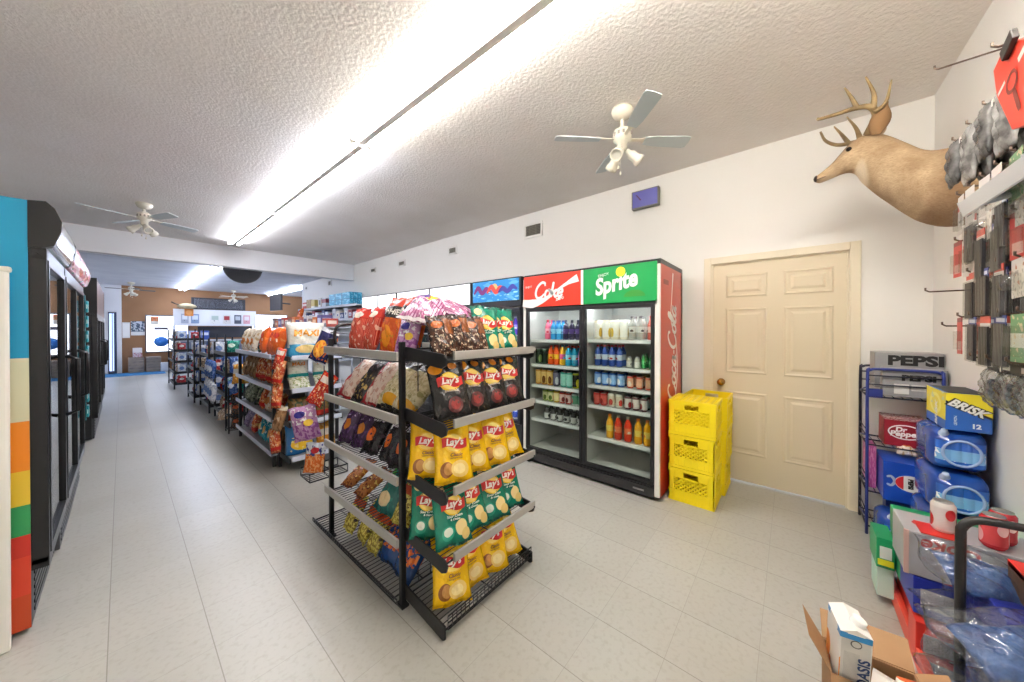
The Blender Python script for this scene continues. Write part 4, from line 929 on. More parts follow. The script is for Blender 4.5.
aisle_cooler(6.7, 9.3, 3, 'far row of dark glass doors with brown header past the clip strip', mat('6a4a3a', .4), None, -.2, 2.05, -.03, .45, True)
t = thing('leaning_board', 'plain white board leaning on the teal cooler side', 'board', (-.72, 2.62, 0), rot=(math.radians(-1.3), 0, 0))
b = MB(); b.box(-.36, .40, -.032, -.004, .0, 1.67, noisy('e2e0d8', 'eae8e2', 3., .6)); b.obj('panel', t, .01)
MB().box(-.36, .406, -.036, 0, 1.655, 1.68, mat('d8d4c8', .5)).obj('top_edge', t, .008)
t = thing('clip_strip', 'teal strip of small packets hanging at the end of the two-door cooler', 'hanging strip', (-.222, 5.06, 0))
MB().box(-.002, .002, -.018, .018, .55, 1.72, mat('2a9aa8', .4)).obj('strip', t)
for k in range(8): MB().box(.004, .02, -.04, .04, .58 + k * .14, .69 + k * .14, layered('2aa0b0', (('ell', .5, .5, .3, .2, 'd8f0f0'), ('noise', 6., .6, 0, 1, 0, 1, '186a80')), .3)).obj('packet', t, .008)
MB().tube([(0, 0, 1.72), (-.05, -.07, 1.78)], .004, BLACK).obj('hook', t)

# ------------------------------------------------------------------ deer head mount
def deer():
    st = [((-.7285, 2.405), (-.7285, 1.985), .215), ((-.62, 2.412), (-.65, 1.99), .2), ((-.55, 2.43), (-.56, 2.028), .172), ((-.487, 2.491), (-.505, 2.075), .146), ((-.44, 2.547), (-.437, 2.158), .12),
          ((-.385, 2.592), (-.372, 2.235), .1), ((-.34, 2.610), (-.312, 2.322), .086), ((-.295, 2.603), (-.282, 2.385), .08), ((-.25, 2.578), (-.252, 2.404), .071), ((-.21, 2.532), (-.212, 2.402), .056),
          ((-.172, 2.485), (-.172, 2.391), .042), ((-.13, 2.447), (-.137, 2.381), .037), ((-.103, 2.428), (-.113, 2.378), .034), ((-.09, 2.414), (-.099, 2.386), .024)]
    P = []; KK = 3
    for i in range(len(st) - 1):
        for j in range(KK):
            tt = j / KK
            a, b, c, d = st[max(i - 1, 0)], st[i], st[i + 1], st[min(i + 2, len(st) - 1)]
            cr = lambda p0, p1, p2, p3: .5 * (2 * p1 + (p2 - p0) * tt + (2 * p0 - 5 * p1 + 4 * p2 - p3) * tt * tt + (3 * p1 - p0 - 3 * p2 + p3) * tt ** 3)
            P.append(((cr(a[0][0], b[0][0], c[0][0], d[0][0]), cr(a[0][1], b[0][1], c[0][1], d[0][1])), (cr(a[1][0], b[1][0], c[1][0], d[1][0]), cr(a[1][1], b[1][1], c[1][1], d[1][1])), cr(a[2], b[2], c[2], d[2])))
    P.append(st[-1]); n = 28; X = 3.0
    m = bpy.data.materials.new('deer_fur'); m.use_nodes = True; nt = m.node_tree; bs = nt.nodes['Principled BSDF']; bs.inputs['Roughness'].default_value = .85
    tc = nd(nt, 'ShaderNodeTexCoord'); sp = nd(nt, 'ShaderNodeSeparateXYZ'); nt.links.new(tc.outputs['UV'], sp.inputs[0])
    n1 = nd(nt, 'ShaderNodeTexNoise', Scale=9., Detail=5.); nt.links.new(tc.outputs['Object'], n1.inputs['Vector'])
    mp = nd(nt, 'ShaderNodeMapping'); mp.inputs['Scale'].default_value = (60, 14, 60); nt.links.new(tc.outputs['Object'], mp.inputs['Vector'])
    n2 = nd(nt, 'ShaderNodeTexNoise', Scale=3., Detail=4.); nt.links.new(mp.outputs[0], n2.inputs['Vector'])
    def ramp(v, a, b): 
        r = nd(nt, 'ShaderNodeMapRange'); r.inputs[1].default_value = a; r.inputs[2].default_value = b; nt.links.new(v, r.inputs[0]); return r.outputs[0]
    c = mixc(nt, ramp(n1.outputs[0], .35, .65), lin('9c8262'), lin('bfa684'))
    c = mixc(nt, mth(nt, 'MULTIPLY', ramp(n2.outputs[0], .4, .7), .5), c, lin('86684a'))
    U, V = sp.outputs[0], sp.outputs[1]
    def blob(u, v, ru, rv):
        a = mth(nt, 'POWER', mth(nt, 'ABSOLUTE', mth(nt, 'DIVIDE', mth(nt, 'SUBTRACT', U, u), ru)), 2); b = mth(nt, 'POWER', mth(nt, 'ABSOLUTE', mth(nt, 'DIVIDE', mth(nt, 'SUBTRACT', V, v), rv)), 2)
        return ramp(mth(nt, 'ADD', a, b), 1.2, .4)
    c = mixc(nt, blob(.5, .50, .19, .07), c, lin('dccbae'))       # pale throat
    c = mixc(nt, blob(.5, .83, .2, .14), c, lin('c8b090'))       # pale chin
    c = mixc(nt, mth(nt, 'MULTIPLY', blob(0., .75, .12, .2), .7), c, lin('5c4430')); c = mixc(nt, mth(nt, 'MULTIPLY', blob(1., .75, .12, .2), .7), c, lin('5c4430'))
    c = mixc(nt, mth(nt, 'MULTIPLY', blob(.5, .1, .35, .09), .6), c, lin('7a5636'))
    nt.links.new(c, bs.inputs['Base Color'])
    bp = nd(nt, 'ShaderNodeBump', Strength=.6, Distance=.012); nt.links.new(n2.outputs[0], bp.inputs['Height']); nt.links.new(bp.outputs[0], bs.inputs['Normal'])
    b = MB(); vs = []; fs = []; uv = []; L = len(P)
    for i, (tp, bt, w_) in enumerate(P):
        cy, cz = (tp[0] + bt[0]) / 2, (tp[1] + bt[1]) / 2; hy, hz = (tp[0] - bt[0]) / 2, (tp[1] - bt[1]) / 2; f = i / (L - 1)
        for k in range(n):
            a = 2 * PI * k / n; ca, sa = math.cos(a), math.sin(a)
            sw = math.copysign(abs(sa) ** .85, sa) * w_ * (1 + (.12 * -ca if f < .5 else .10 * ca * (1 if f < .75 else -.5)))
            lump = .006 * math.sin(a * 3 + i * .7) * (1 - f) + .008 * math.sin(i * 1.9 + a) * max(0, .35 - f)
            vs.append((X + sw + lump, cy + hy * ca, cz + hz * ca + (lump if ca < 0 else 0)))
    for i in range(L - 1):
        for k in range(n):
            fs.append((i * n + k, i * n + (k + 1) % n, (i + 1) * n + (k + 1) % n, (i + 1) * n + k)); v0, v1 = i / (L - 1), (i + 1) / (L - 1); uv.append([(k / n, v0), ((k + 1) / n, v0), ((k + 1) / n, v1), (k / n, v1)])
    b.add(vs, fs, m, uv, True); b.add(vs[-n:], [tuple(range(n))], m, None, True); b.add(vs[:n], [tuple(range(n))[::-1]], m)
    o = b.obj('deer_mount'); o.location.y = -.027; tag(o, 'mounted antlered deer head high on the wall by the hanging goods', 'deer head')
    for s in (-1, 1):
        # ear: cupped leaf
        e = MB(); R = Matrix.Translation((X + s * .065, -.36, 2.575)) @ Matrix.Rotation(math.radians(s * 24), 4, 'Y') @ Matrix.Rotation(math.radians(12), 4, 'X') @ Matrix.Rotation(math.radians(s * 62), 4, 'Z'); e.M = R
        N, K = 8, 8; ev = []
        for side in (0, 1):
            for i in range(N + 1):
                f = i / N; wd = .056 * math.sin(PI * min(1, f * .9 + .1)) ** .7 * (1 - f ** 5 * .9)
                for k in range(K + 1):
                    q = 2 * k / K - 1; ev.append((wd * q, .03 * (q * q - .6) * (1 - f * .6) * (1) + (.007 if side else 0) * (1 - abs(q)), .165 * f))
        ef = []
        for side in (0, 1):
            of = side * (N + 1) * (K + 1)
            for i in range(N):
                for k in range(K): a = of + i * (K + 1) + k; ef.append((a, a + 1, a + K + 2, a + K + 1))
        e.add(ev[:(N + 1) * (K + 1)], ef[:N * K], mat('94724e', .9), None, True); e.add(ev[(N + 1) * (K + 1):], [tuple(i - (N + 1) * (K + 1) for i in f) for f in ef[N * K:]], mat('b89c7c', .9), None, True); e.obj('ear', o)
        y = MB(); y.M = Matrix.Translation((X + s * .0655, -.243, 2.527)) @ Matrix.Rotation(s * PI / 2, 4, 'Y')
        y.lathe([(0, .013), (.007, .011), (.012, .006), (.0145, 0), (.013, -.006)], mat('1a100a', .08), 16); y.obj('eye', o)
        q = MB(); q.M = Matrix.Translation((X + s * .014, -.0905, 2.403)) @ Matrix.Rotation(math.radians(75), 4, 'X'); q.lathe([(0, .006), (.007, .004), (.008, 0)], mat('0e0a09', .3), 10); q.obj('nostril', o)
    nz = MB(); nz.M = Matrix.Translation((X, -.097, 2.407)) @ Matrix.Diagonal((1.25, .55, .75, 1)); nz.lathe([(0, .026), (.012, .024), (.022, .014), (.026, 0), (.022, -.014), (.01, -.024), (0, -.026)], mat('2a201c', .4), 16); nz.obj('nose', o)
    mo = MB(); mo.tube([(X - .0375, -.14, 2.398), (X - .036, -.118, 2.394), (X - .024, -.099, 2.392), (X, -.0945, 2.391), (X + .024, -.099, 2.392), (X + .036, -.118, 2.394), (X + .0375, -.14, 2.398)], .0022, mat('2a1c14', .7), 5); mo.obj('mouth_line', o)
    AN = noisy('76603e', '988058', 14., .55, .4, 30., .004)
    def antler(paths):
        a = MB()
        for pts, rr in paths:
            S = smooth_path(pts, 5); a.tube(S, [rr[0] + (rr[1] - rr[0]) * (i / (len(S) - 1)) for i in range(len(S))], AN, 8)
        return a.obj('antler', o)
    antler([([(2.962, -.325, 2.60), (2.90, -.350, 2.67), (2.86, -.325, 2.715), (2.86, -.265, 2.735), (2.87, -.19, 2.738), (2.885, -.11, 2.745), (2.89, -.095, 2.755)], (.02, .007)), ([(2.865, -.335, 2.70), (2.85, -.337, 2.78), (2.85, -.304, 2.897)], (.017, .004)),
            ([(2.875, -.345, 2.685), (2.855, -.385, 2.715), (2.85, -.405, 2.83)], (.015, .004)), ([(2.86, -.27, 2.732), (2.85, -.245, 2.80), (2.85, -.215, 2.876)], (.014, .004))])
    antler([([(3.038, -.322, 2.60), (3.10, -.318, 2.625), (3.15, -.29, 2.646), (3.16, -.21, 2.661), (3.155, -.15, 2.709), (3.15, -.123, 2.779)], (.02, .006)), ([(3.155, -.262, 2.652), (3.16, -.228, 2.727), (3.16, -.192, 2.793)], (.014, .004)),
            ([(3.12, -.315, 2.632), (3.16, -.297, 2.74), (3.16, -.253, 2.834)], (.016, .004))])
deer()

GOND0 = set(COL.objects)
# ------------------------------------------------------------------ bread and bag gondola further down the aisle
SHELFM = mat('9aa0a8', .45); RAILB = mat('d4dcec', .35)
GZ = (1.118, .80, .482, .135)
def gondola():
    t = thing('gondola_shelf', 'four-shelf aisle unit of bread and bagged goods behind the wire rack', 'shelving unit', (1.25, 4.6, 0))
    X0, X1, Y0, Y1 = .93, 1.60, 3.95, 5.5
    L = lambda x0, x1, y0, y1, z0, z1, m, b: b.box(x0 - 1.25, x1 - 1.25, y0 - 4.6, y1 - 4.6, z0, z1, m)
    for x in (.95, 1.245, 1.56):
        for y in (3.98, 5.47):
            if x == 1.245: continue
            b = MB(); L(x, x + .03, y - .015, y + .015, 0, 1.13 if x != 1.245 else 1.42, BLACK, b); b.obj('post', t)
    b = MB(); L(1.24, 1.27, Y0, Y1, .05, 1.30, mat('6c7078', .6), b); b.obj('back_panel', t)
    for i, z in enumerate(GZ):
        for xa, xb in ((X0, 1.24), (1.27, X1)):
            b = MB(); L(xa, xb, Y0, Y1, z - .02, z - .002, SHELFM, b); s = b.obj('shelf', t)
            b = MB(); xf = xa - .008 if xa == X0 else xb - .004; L(xf, xf + .012, Y0, Y1, z - .012, z + .03, RAILB, b); b.obj('price_rail', s, .003)
    for i, z in enumerate(GZ):                                  # end shelves
        b = MB(); L(1.02, 1.48, 3.62, 3.94, z - .02, z - .002, SHELFM, b); s = b.obj('end_shelf', t); b = MB(); L(1.02, 1.48, 3.61, 3.622, z - .015, z + .03, RAILB, b); b.obj('price_rail', s, .003)
    for x in (1.005, 1.485):
        b = MB(); L(x - .012, x + .012, 3.92, 3.945, 0, 1.2, BLACK, b); b.obj('end_post', t)
        for z in GZ: b = MB(); L(x - .006, x + .006, 3.62, 3.92, z - .03, z + .02, BLACK, b); b.obj('bracket', t)
    return t
gondola()
def grow(level, seq, y0, y1, x=1.0, rz=-90, tilt=15):
    n = len(seq)
    for i, (kind, nm, lb, s) in enumerate(seq):
        y = y0 + (y1 - y0) * (i + .5) / n
        bag(nm, kind, (x + .006 * (i % 2), y, GZ[level] + .008), rz + rnd.uniform(-12, 12), tilt + rnd.uniform(-5, 5), lb + ', ' + SH[level] + ' shelf of the bread unit', None, s * 1.07, rnd.uniform(-6, 6), False, 'bread' if 'loaf' in nm else 'bag')
O5 = ('nearest', 'second', 'third', 'fourth', 'fifth', 'sixth', 'seventh')
def seq(*items):
    out = []; cnt = {}
    tot = {}
    for k, nm, ds, s in items: tot[ds] = tot.get(ds, 0) + 1
    for k, nm, ds, s in items:
        i = cnt.get(ds, 0); cnt[ds] = i + 1
        out.append((k, nm, (O5[i] + ' ' if tot[ds] > 1 else '') + ds, s))
    return out
grow(0, seq(('puff_orange', 'puff_bag', 'bright orange puff bag', .95), ('puff_orange', 'puff_bag', 'bright orange puff bag', .95), ('puff_orange', 'puff_bag', 'bright orange puff bag', .9), ('greens_dark', 'greens_bag', 'dark green bag slanting over its neighbours', .9), ('loaf_white', 'bread_loaf', 'white bagged loaf', .95), ('loaf_white', 'bread_loaf', 'white bagged loaf', .95), ('loaf_white', 'bread_loaf', 'white bagged loaf', .95)), 3.98, 5.45)
grow(1, seq(('loaf_red', 'bread_loaf', 'red banded bun loaf', 1.), ('loaf_red', 'bread_loaf', 'red banded bun loaf', 1.), ('loaf_red', 'bread_loaf', 'red banded bun loaf', .95), ('loaf_red', 'bread_loaf', 'red banded bun loaf', .95), ('loaf_tan', 'bread_loaf', 'tan bagged loaf', 1.), ('loaf_tan', 'bread_loaf', 'tan bagged loaf', 1.), ('loaf_tan', 'bread_loaf', 'tan bagged loaf', 1.)), 3.98, 5.45)
grow(2, seq(('loaf_red', 'bread_loaf', 'orange bun bag', .95), ('loaf_white', 'bread_loaf', 'white bun bag', .95), ('loaf_red', 'bread_loaf', 'orange bun bag', .95), ('greens_dark', 'greens_bag', 'dark green and white bag', .9), ('bag_sage', 'bagged_food', 'sage green bag', .95), ('bag_sage', 'bagged_food', 'sage green bag', .95)), 3.98, 5.45, tilt=24)
grow(3, seq(('loaf_tan', 'bread_loaf', 'brown bun bag', .95), ('bag_teal', 'bagged_food', 'teal bag with pale picture', 1.), ('bag_teal', 'bagged_food', 'teal bag with pale picture', 1.), ('bag_teal', 'bagged_food', 'teal bag with pale picture', .95), ('loaf_red', 'bread_loaf', 'orange brown bag', .9), ('bag_lilac', 'bagged_food', 'lilac grey bag', .95), ('bag_lilac', 'bagged_food', 'lilac grey bag', .95)), 3.98, 5.45, tilt=20)
bag('tortilla_bag', 'tortilla', (1.20, 3.78, GZ[0] + .002), -8, 10, 'big white tortilla chip bag with orange lettering on top of the bread unit end', None, 1.05, 0, False)
bag('tortilla_bag', 'tortilla_small', (1.13, 3.80, GZ[1] + .10), 0, 8, 'small white bag with orange lettering, nearer the aisle on the end shelf', None, .9, 0, False)
bag('tortilla_bag', 'tortilla_small', (1.36, 3.80, GZ[1] + .10), 0, 8, 'small white bag with orange lettering and teal foot, by the snack rack', None, .9, 0, False)
bag('salad_bag', 'salad_white', (1.12, 3.69, GZ[1] + .002), 0, 40, 'white and green salad bag nearer the aisle on the end shelf', None, .9, 0, False)
bag('salad_bag', 'salad_white', (1.35, 3.69, GZ[1] + .002), 0, 40, 'white and green salad bag nearer the snack rack on the end shelf', None, .9, 0, False)
bag('round_loaf', 'round_loaf', (1.12, 3.76, GZ[2] + .002), 0, 8, 'round brown loaf with red foot on the third end shelf', None, 1., 0, False, 'bread')
bag('round_loaf', 'round_loaf', (1.36, 3.78, GZ[2] + .002), 10, 6, 'round brown loaf on the third end shelf nearer the snack rack', None, .95, 0, False, 'bread')
bag('bagged_food', 'pack_amber', (1.38, 3.76, GZ[3] + .002), 10, 10, 'amber bag on the bottom end shelf nearer the snack rack', None, 1.1, 0, False)
bag('chip_bag', 'chip_lake', (1.13, 3.75, GZ[3] + .002), -6, 10, 'blue bag with a yellow oval at the bottom of the bread unit end', None, 1., 0, False)
t = thing('clip_strip', 'strip of red and orange bread packs hanging at the corner of the bread unit', 'hanging strip', (.94, 3.78, 0))
MB().tube([(0, 0, .2), (0, 0, 1.2), (.03, .06, 1.22)], .005, BLACK).obj('strip', t)
for k, z in enumerate((.2, .42, .64, .86, 1.0)):
    bag('roll_pack', ('loaf_red', 'loaf_tan', 'loaf_red', 'loaf_red', 'candy_red')[k], (.915, 3.72, z), -55, 10, ('brown roll pack lowest', 'tan roll pack second from the bottom', 'red roll pack in the middle', 'red and orange roll pack second from the top', 'slanting red roll pack topmost')[k] + ' on the bread corner strip', None, .85, rnd.uniform(-14, 14), False)
# goods on the hidden side showing over the top
for i, (kind, x, y, lb) in enumerate((('puff_orange', 1.42, 4.1, 'orange bag standing on the far side of the bread unit top, nearer end'), ('pack_tan', 1.42, 4.5, 'tan bag standing on the far side of the bread unit top'), ('puff_orange', 1.42, 4.85, 'orange bag midway on the far side of the bread unit top'), ('pack_white', 1.42, 5.2, 'white bag on the far side of the bread unit top, far end'))):
    bag('bagged_food', kind, (x, y, GZ[0] + .002), 90, 10, lb, None, 1., 0, False)

# ------------------------------------------------------------------ smaller racks in a row further on
def far_rack(x0, x1, y0, y1, zs, label, top):
    t = thing('display_rack', label, 'display rack', ((x0 + x1) / 2, (y0 + y1) / 2, 0)); w, d = (x1 - x0) / 2, (y1 - y0) / 2
    for sx in (-w, w):
        for sy in (-d, d): MB().box(sx - .012, sx + .012, sy - .012, sy + .012, 0, top, RK).obj('post', t)
    for z in zs:
        b = MB(); wire_grid(b, -w, w, -d, d, z, .06, .003); s = b.obj('wire_shelf', t)
        b = MB(); b.box(-w, w, -d - .012, -d, z, z + .05, RK); b.obj('front_rail', s); b = MB(); b.box(-w - .012, -w, -d, d, z, z + .05, RK); b.obj('aisle_rail', s)
    return t
def fill(name, kinds, xs, ys, zs, where, rz=-90, s=1.08, tilt=8, off=0):
    j = off
    for z in zs:
        for x in xs:
            for y in ys:
                kind, cw = kinds[j % len(kinds)]; j += 1
                bag(name, kind, (x, y, z + .008), rz + rnd.uniform(-4, 4), tilt, cw + ' ' + where, cw + ' ' + where, s, 0, False)
KA = [('pack_white', 'white packet'), ('pack_blue', 'blue packet'), ('pack_red', 'red packet'), ('pack_tan', 'tan packet'), ('pack_green', 'green packet')]
far_rack(.93, 1.42, 6.15, 7.05, (.12, .42, .72, 1.02), 'black wire rack of mixed packets just past the bread unit', 1.2)
fill('snack_packet', KA, [1.005], span(6.44, 6.93, 4), (.12, .42, .72), 'facing the aisle on the rack past the bread unit', -90, .98)
fill('snack_packet', KA, [1.06, 1.27], [6.23], (.12, .42, .72), 'on the near end of the rack past the bread unit', -5, off=2)
bag('bagged_food', 'pack_green', (1.04, 6.4, 1.03), -40, 10, 'sea green bag on top of the rack past the bread unit', None, 1., 0, False)
bag('bagged_food', 'pack_amber', (1.26, 6.3, 1.03), -20, 10, 'amber bag on top of the rack past the bread unit', None, 1.15, 0, False)
bag('bagged_food', 'pack_amber', (1.0, 5.66, .66), -40, 8, 'amber and white bag hanging at the far corner of the bread unit', None, 1.1, 0, False)
# low spinner with dark packs
t = thing('display_rack', 'low black display of dark packs beside the far corner of the bread unit', 'display rack', (.985, 5.8, 0))
for sx in (-.1, .1):
    for sy in (-.1, .1): MB().box(sx - .008, sx + .008, sy - .008, sy + .008, 0, .62, RK).obj('post', t)
for z in (.04, .23, .42): b = MB(); wire_grid(b, -.1, .1, -.1, .1, z, .05, .003); b.obj('wire_shelf', t)
for z in (.04, .23, .42): bag('dark_pack', 'pack_dark', (.965, 5.73, z + .006), -40, 10, 'dark pack on the %s tier of the low black display' % {.04: 'bottom', .23: 'middle', .42: 'upper'}[z], None, .82, 0, False)
bag('bagged_food', 'pack_blue', (.93, 5.72, .50), -50, 25, 'blue bag spilling over the low black display', None, .9, -20, False)
bag('bagged_food', 'pack_tan', (.88, 6.02, .12), -60, 55, 'tan bag slumped low beside the rack past the bread unit', None, 1.1, -20, False)
bag('bagged_food', 'pack_tan', (.86, 6.3, .12), -80, 50, 'tan bag slumped beside another on the aisle side', None, 1.1, 20, False)
far_rack(.90, 1.36, 7.35, 8.3, (.1, .38, .66, .94), 'black wire rack of red, white and blue packets second past the bread unit', 1.25)
fill('snack_packet', [KA[0], KA[3], KA[2], KA[1]], [.975], span(7.65, 8.2, 4), (.1, .38, .66, .94), 'facing the aisle on the second rack past the bread unit', -90, .98)
fill('snack_packet', [KA[1], KA[0], KA[2]], [1.03, 1.23], [7.43], (.1, .38, .66, .94), 'on the near end of the second rack past the bread unit', -5, off=1)
for k in range(4):
    bag('hanging_packet', 'pack_white', (.80, 6.3 + .16 * k, .36 + .01 * k), -80, 4, 'white packet hanging on the aisle side of the rack past the bread unit', 'white packets hanging on the aisle side past the bread unit', 1.15, 0, False)
for k in range(3):
    bag('hanging_packet', 'pack_blue', (.83, 6.55 + .2 * k, .66), -80, 4, 'blue packet hanging on the aisle side of the rack past the bread unit', 'blue packets hanging on the aisle side past the bread unit', 1.1, 0, False)
far_rack(.85, 1.3, 8.6, 9.5, (.1, .36, .62, .88), 'black wire rack of white and blue packets in the middle distance', 1.3)
fill('snack_packet', [KA[0], KA[1], KA[0], KA[2]], [.925], span(8.9, 9.4, 4), (.1, .36, .62, .88), 'facing the aisle on the middle distance rack', -90, .93)
fill('snack_packet', [KA[1], KA[0], KA[3]], [.98, 1.18], [8.68], (.1, .36, .62, .88), 'on the near end of the middle distance rack', -3, .93, off=1)
far_rack(.75, 1.25, 10.9, 12.3, (.1, .36, .62, .88, 1.14), 'farthest black wire rack of packets along the aisle', 1.4)
fill('snack_packet', [KA[2], KA[0], KA[3], KA[0]], [.825], span(11.2, 12.2, 6), (.1, .36, .62, .88, 1.14), 'facing the aisle on the farthest rack', -90, .93)
fill('snack_packet', [KA[0], KA[2], KA[0]], [.88, 1.11], [10.98], (.1, .36, .62, .88, 1.14), 'on the near end of the farthest rack', -3, .93, off=1)

shift_new(GOND0, .035, .05)
# ------------------------------------------------------------------ wall shelves with boxes beyond the coolers
t = thing('wall_shelf', 'two-tier wall shelf of boxes beyond the white-headed coolers', 'shelf', (3.48, 8.9, 0))
for z in (1.95, 1.63, 1.3, .9):
    b = MB(); b.box(-.2, .165, -1.75, 1.9, z - .02, z, mat('b4b8c0', .5)); s = b.obj('shelf_board', t)
    MB().box(-.212, -.2, -1.75, 1.9, z - .03, z + .02, mat('c4c8d0', .5)).obj('shelf_edge', s)
for y in (-1.74, .1, 1.88): MB().box(.14, .17, y - .015, y + .015, 0, 2.1, mat('8a8e98', .5)).obj('upright', t)
def pack(x0, x1, y0, y1, z0, z1, m, name, label, cat='box', group=None, bev=.004, loc=None):
    b = MB(); cx, cy = (x0 + x1) / 2, (y0 + y1) / 2; b.box(x0 - cx, x1 - cx, y0 - cy, y1 - cy, 0, z1 - z0, m); o = b.obj(name, None, bev, (cx, cy, z0)); return tag(o, label, cat, group)
def P(base, *ly): return layered(base, ly, .4)
for i, (y0, y1, h, m, lb) in enumerate(((7.6, 8.75, .30, P('2f9fc8', ('noise', 6., .55, 0, 1, 0, 1, '7accea'), ('rect', .3, .33, 0, 1, '1a6a98'), ('rect', .63, .66, 0, 1, '1a6a98'), ('rect', 0, 1, .48, .52, '1a6a98')), 'turquoise wrapped bulk pack on the upper wall shelf'),
        (8.95, 9.2, .24, P('c8ccd0', ('rect', 0, 1, .5, .9, '8a2c30')), 'white and dark red carton on the upper wall shelf'), (9.25, 9.45, .26, P('d0ccc4', ('rect', .2, .8, .3, .8, '3a3c50')), 'white carton with a dark panel on the upper wall shelf'),
        (9.7, 9.95, .24, P('c8b060', ('rect', 0, 1, 0, .3, 'e0dcc8')), 'yellowish carton on the upper wall shelf'), (9.98, 10.3, .26, P('9a7a50', ('noise', 5., .55, 0, 1, 0, 1, 'c0a070')), 'brown carton on the upper wall shelf'), (10.35, 10.6, .2, P('b8483a', ('rect', 0, 1, .5, .8, 'e0d0c8')), 'red and white carton at the far end of the upper wall shelf'))):
    pack(3.32, 3.6, y0, y1, 1.951, 1.951 + h, m, 'carton', lb)
for i in range(15):
    y0 = 7.25 + i * .22; c, nm = (('d8dce4', 'white'), ('8a3040', 'maroon'), ('c8d0dc', 'pale grey'), ('3a4a78', 'navy'), ('dcd6cc', 'cream'))[i % 5]; h = .16 + .05 * ((i * 7) % 3)
    pack(3.31, 3.5, y0, y0 + .18, 1.631, 1.631 + h, P(c, ('rect', .15, .85, .35, .7, 'e8e8ec'), ('ell', .5, .5, .2, .12, '5a6a9a')), 'carton', nm + ' carton on the lower wall shelf', 'box', nm + ' cartons on the lower wall shelf')
for i in range(8):
    y0 = 9.2 + i * .2; c, nm = (('c8742c', 'orange'), ('8a5a40', 'brown'), ('b8b0a8', 'grey'), ('a83a30', 'red'))[i % 4]
    pack(3.31, 3.5, y0, y0 + .17, 1.301, 1.301 + .22, P(c, ('noise', 5., .55, 0, 1, 0, 1, 'd8c8b0')), 'carton', nm + ' carton on the third wall shelf tier', 'box', nm + ' cartons on the third wall shelf tier')
bag('bagged_food', 'puff_orange', (3.14, 10.3, 1.64), -90, 20, 'orange bag hanging from the wall shelf near its far end', None, 1.1, -20, False)
# wall-mounted screen seen from behind
t = thing('wall_mount_television', 'black screen on a wall arm in the far room near the white wall end', 'television', (3.35, 13.2, 2.3), math.radians(-85))
MB().box(-.45, .45, -.03, .03, -.27, .27, mat('2c2c30', .4)).obj('screen', t, .008)
b = MB(); b.tube([(0, .03, 0), (.05, .2, -.02), (.3, .3, -.05)], .025, BLACK); b.obj('arm', t)

t = thing('gondola_shelf', 'second aisle shelving of orange and brown cartons behind the bread unit', 'shelving unit', (2.2, 6.9, 0))
for x in (-.2, .2):
    for y in (-1.48, 0, 1.48): MB().box(x - .012, x + .012, y - .012, y + .012, 0, 1.5, mat('8a8e98', .5)).obj('post', t)
for z in (.15, .55, .92, 1.2, 1.44): MB().box(-.2, .2, -1.5, 1.5, z - .02, z, SHELFM).obj('shelf', t)
for z, off in ((1.201, 0), (1.441, 3), (.921, 1)):
    for i in range(14):
        y0 = 5.45 + i * .205; c, nm, d = (('d8702c', 'orange', 'f0c8a0'), ('8a6a58', 'brown', 'd8d0c8'), ('c8c4c4', 'pale grey', '5a4a78'), ('b04838', 'brick red', 'e8d8c8'), ('5a5486', 'purple', 'c8c8dc'))[(i + off) % 5]
        w_ = {0: 'upper middle', 3: 'top', 1: 'middle'}[off]
        pack(2.03, 2.2, y0, y0 + .17, z, z + .13 + .03 * ((i * 5) % 3), P(c, ('rect', .12, .88, .35, .75, d), ('noise', 6., .6, 0, 1, 0, .35, '3a3438')), 'carton', nm + ' carton on the ' + w_ + ' tier of the second aisle shelving', 'box', nm + ' cartons on the ' + w_ + ' tier of the second aisle')
# ------------------------------------------------------------------ far end of the shop
t = thing('floor_mat', 'blue floor mat before the far glass door', 'mat', (.15, 15.6, 0)); MB().box(-.62, .75, -.45, .55, .001, .012, noisy('2a78b0', '3a88c0', 4., .8)).obj('mat_body', t)
GLOW = mat('eef4ff', .3, emit=1., key='daylight'); GLOW.node_tree.nodes['Principled BSDF'].inputs['Emission Strength'].default_value = 1.2
def far_door():
    b = MB()
    for x0, x1, z0, z1 in ((-.275, -.255, 0, 1.94), (-.125, -.105, 0, 1.94), (-.255, -.125, 1.9, 1.94), (-.255, -.125, 0, .08), (-.2, -.185, .08, 1.9), (-.16, -.125, .08, 1.9)): b.box(x0, x1, FY - .03, FY + .05, z0, z1, mat('3a4660', .4))
    o = b.obj('door_2'); o['kind'] = 'structure'
    GLOWB = mat('b8ccf6', .3, emit=1., key='daylightb'); GLOWB.node_tree.nodes['Principled BSDF'].inputs['Emission Strength'].default_value = .75
    MB().box(-.255, -.125, FY + .04, FY + .05, .08, 1.9, GLOWB).obj('door_glass', o)
    b = MB()
    for x0, x1, z0, z1 in ((.50, .53, .62, 1.88), (1.5, 1.53, .62, 1.88), (.53, 1.5, 1.84, 1.88), (.53, 1.5, .62, .66)): b.box(x0, x1, FY - .04, FY, z0, z1, mat('6a6a70', .4))
    o = b.obj('window_1'); o['kind'] = 'structure'; MB().box(.53, 1.5, FY - .02, FY - .012, .66, 1.84, GLOW).obj('pane', o)
    b = MB()
    for x0, x1, z0, z1 in ((3.3, 3.33, 1.2, 2.0), (4.5, 4.53, 1.2, 2.0), (3.33, 4.5, 1.97, 2.0), (3.33, 4.5, 1.2, 1.23)): b.box(x0, x1, FY - .04, FY, z0, z1, mat('6a6a70', .4))
    o = b.obj('window_2'); o['kind'] = 'structure'; MB().box(3.33, 4.5, FY - .02, FY - .012, 1.23, 1.97, GLOW).obj('pane', o)
far_door()
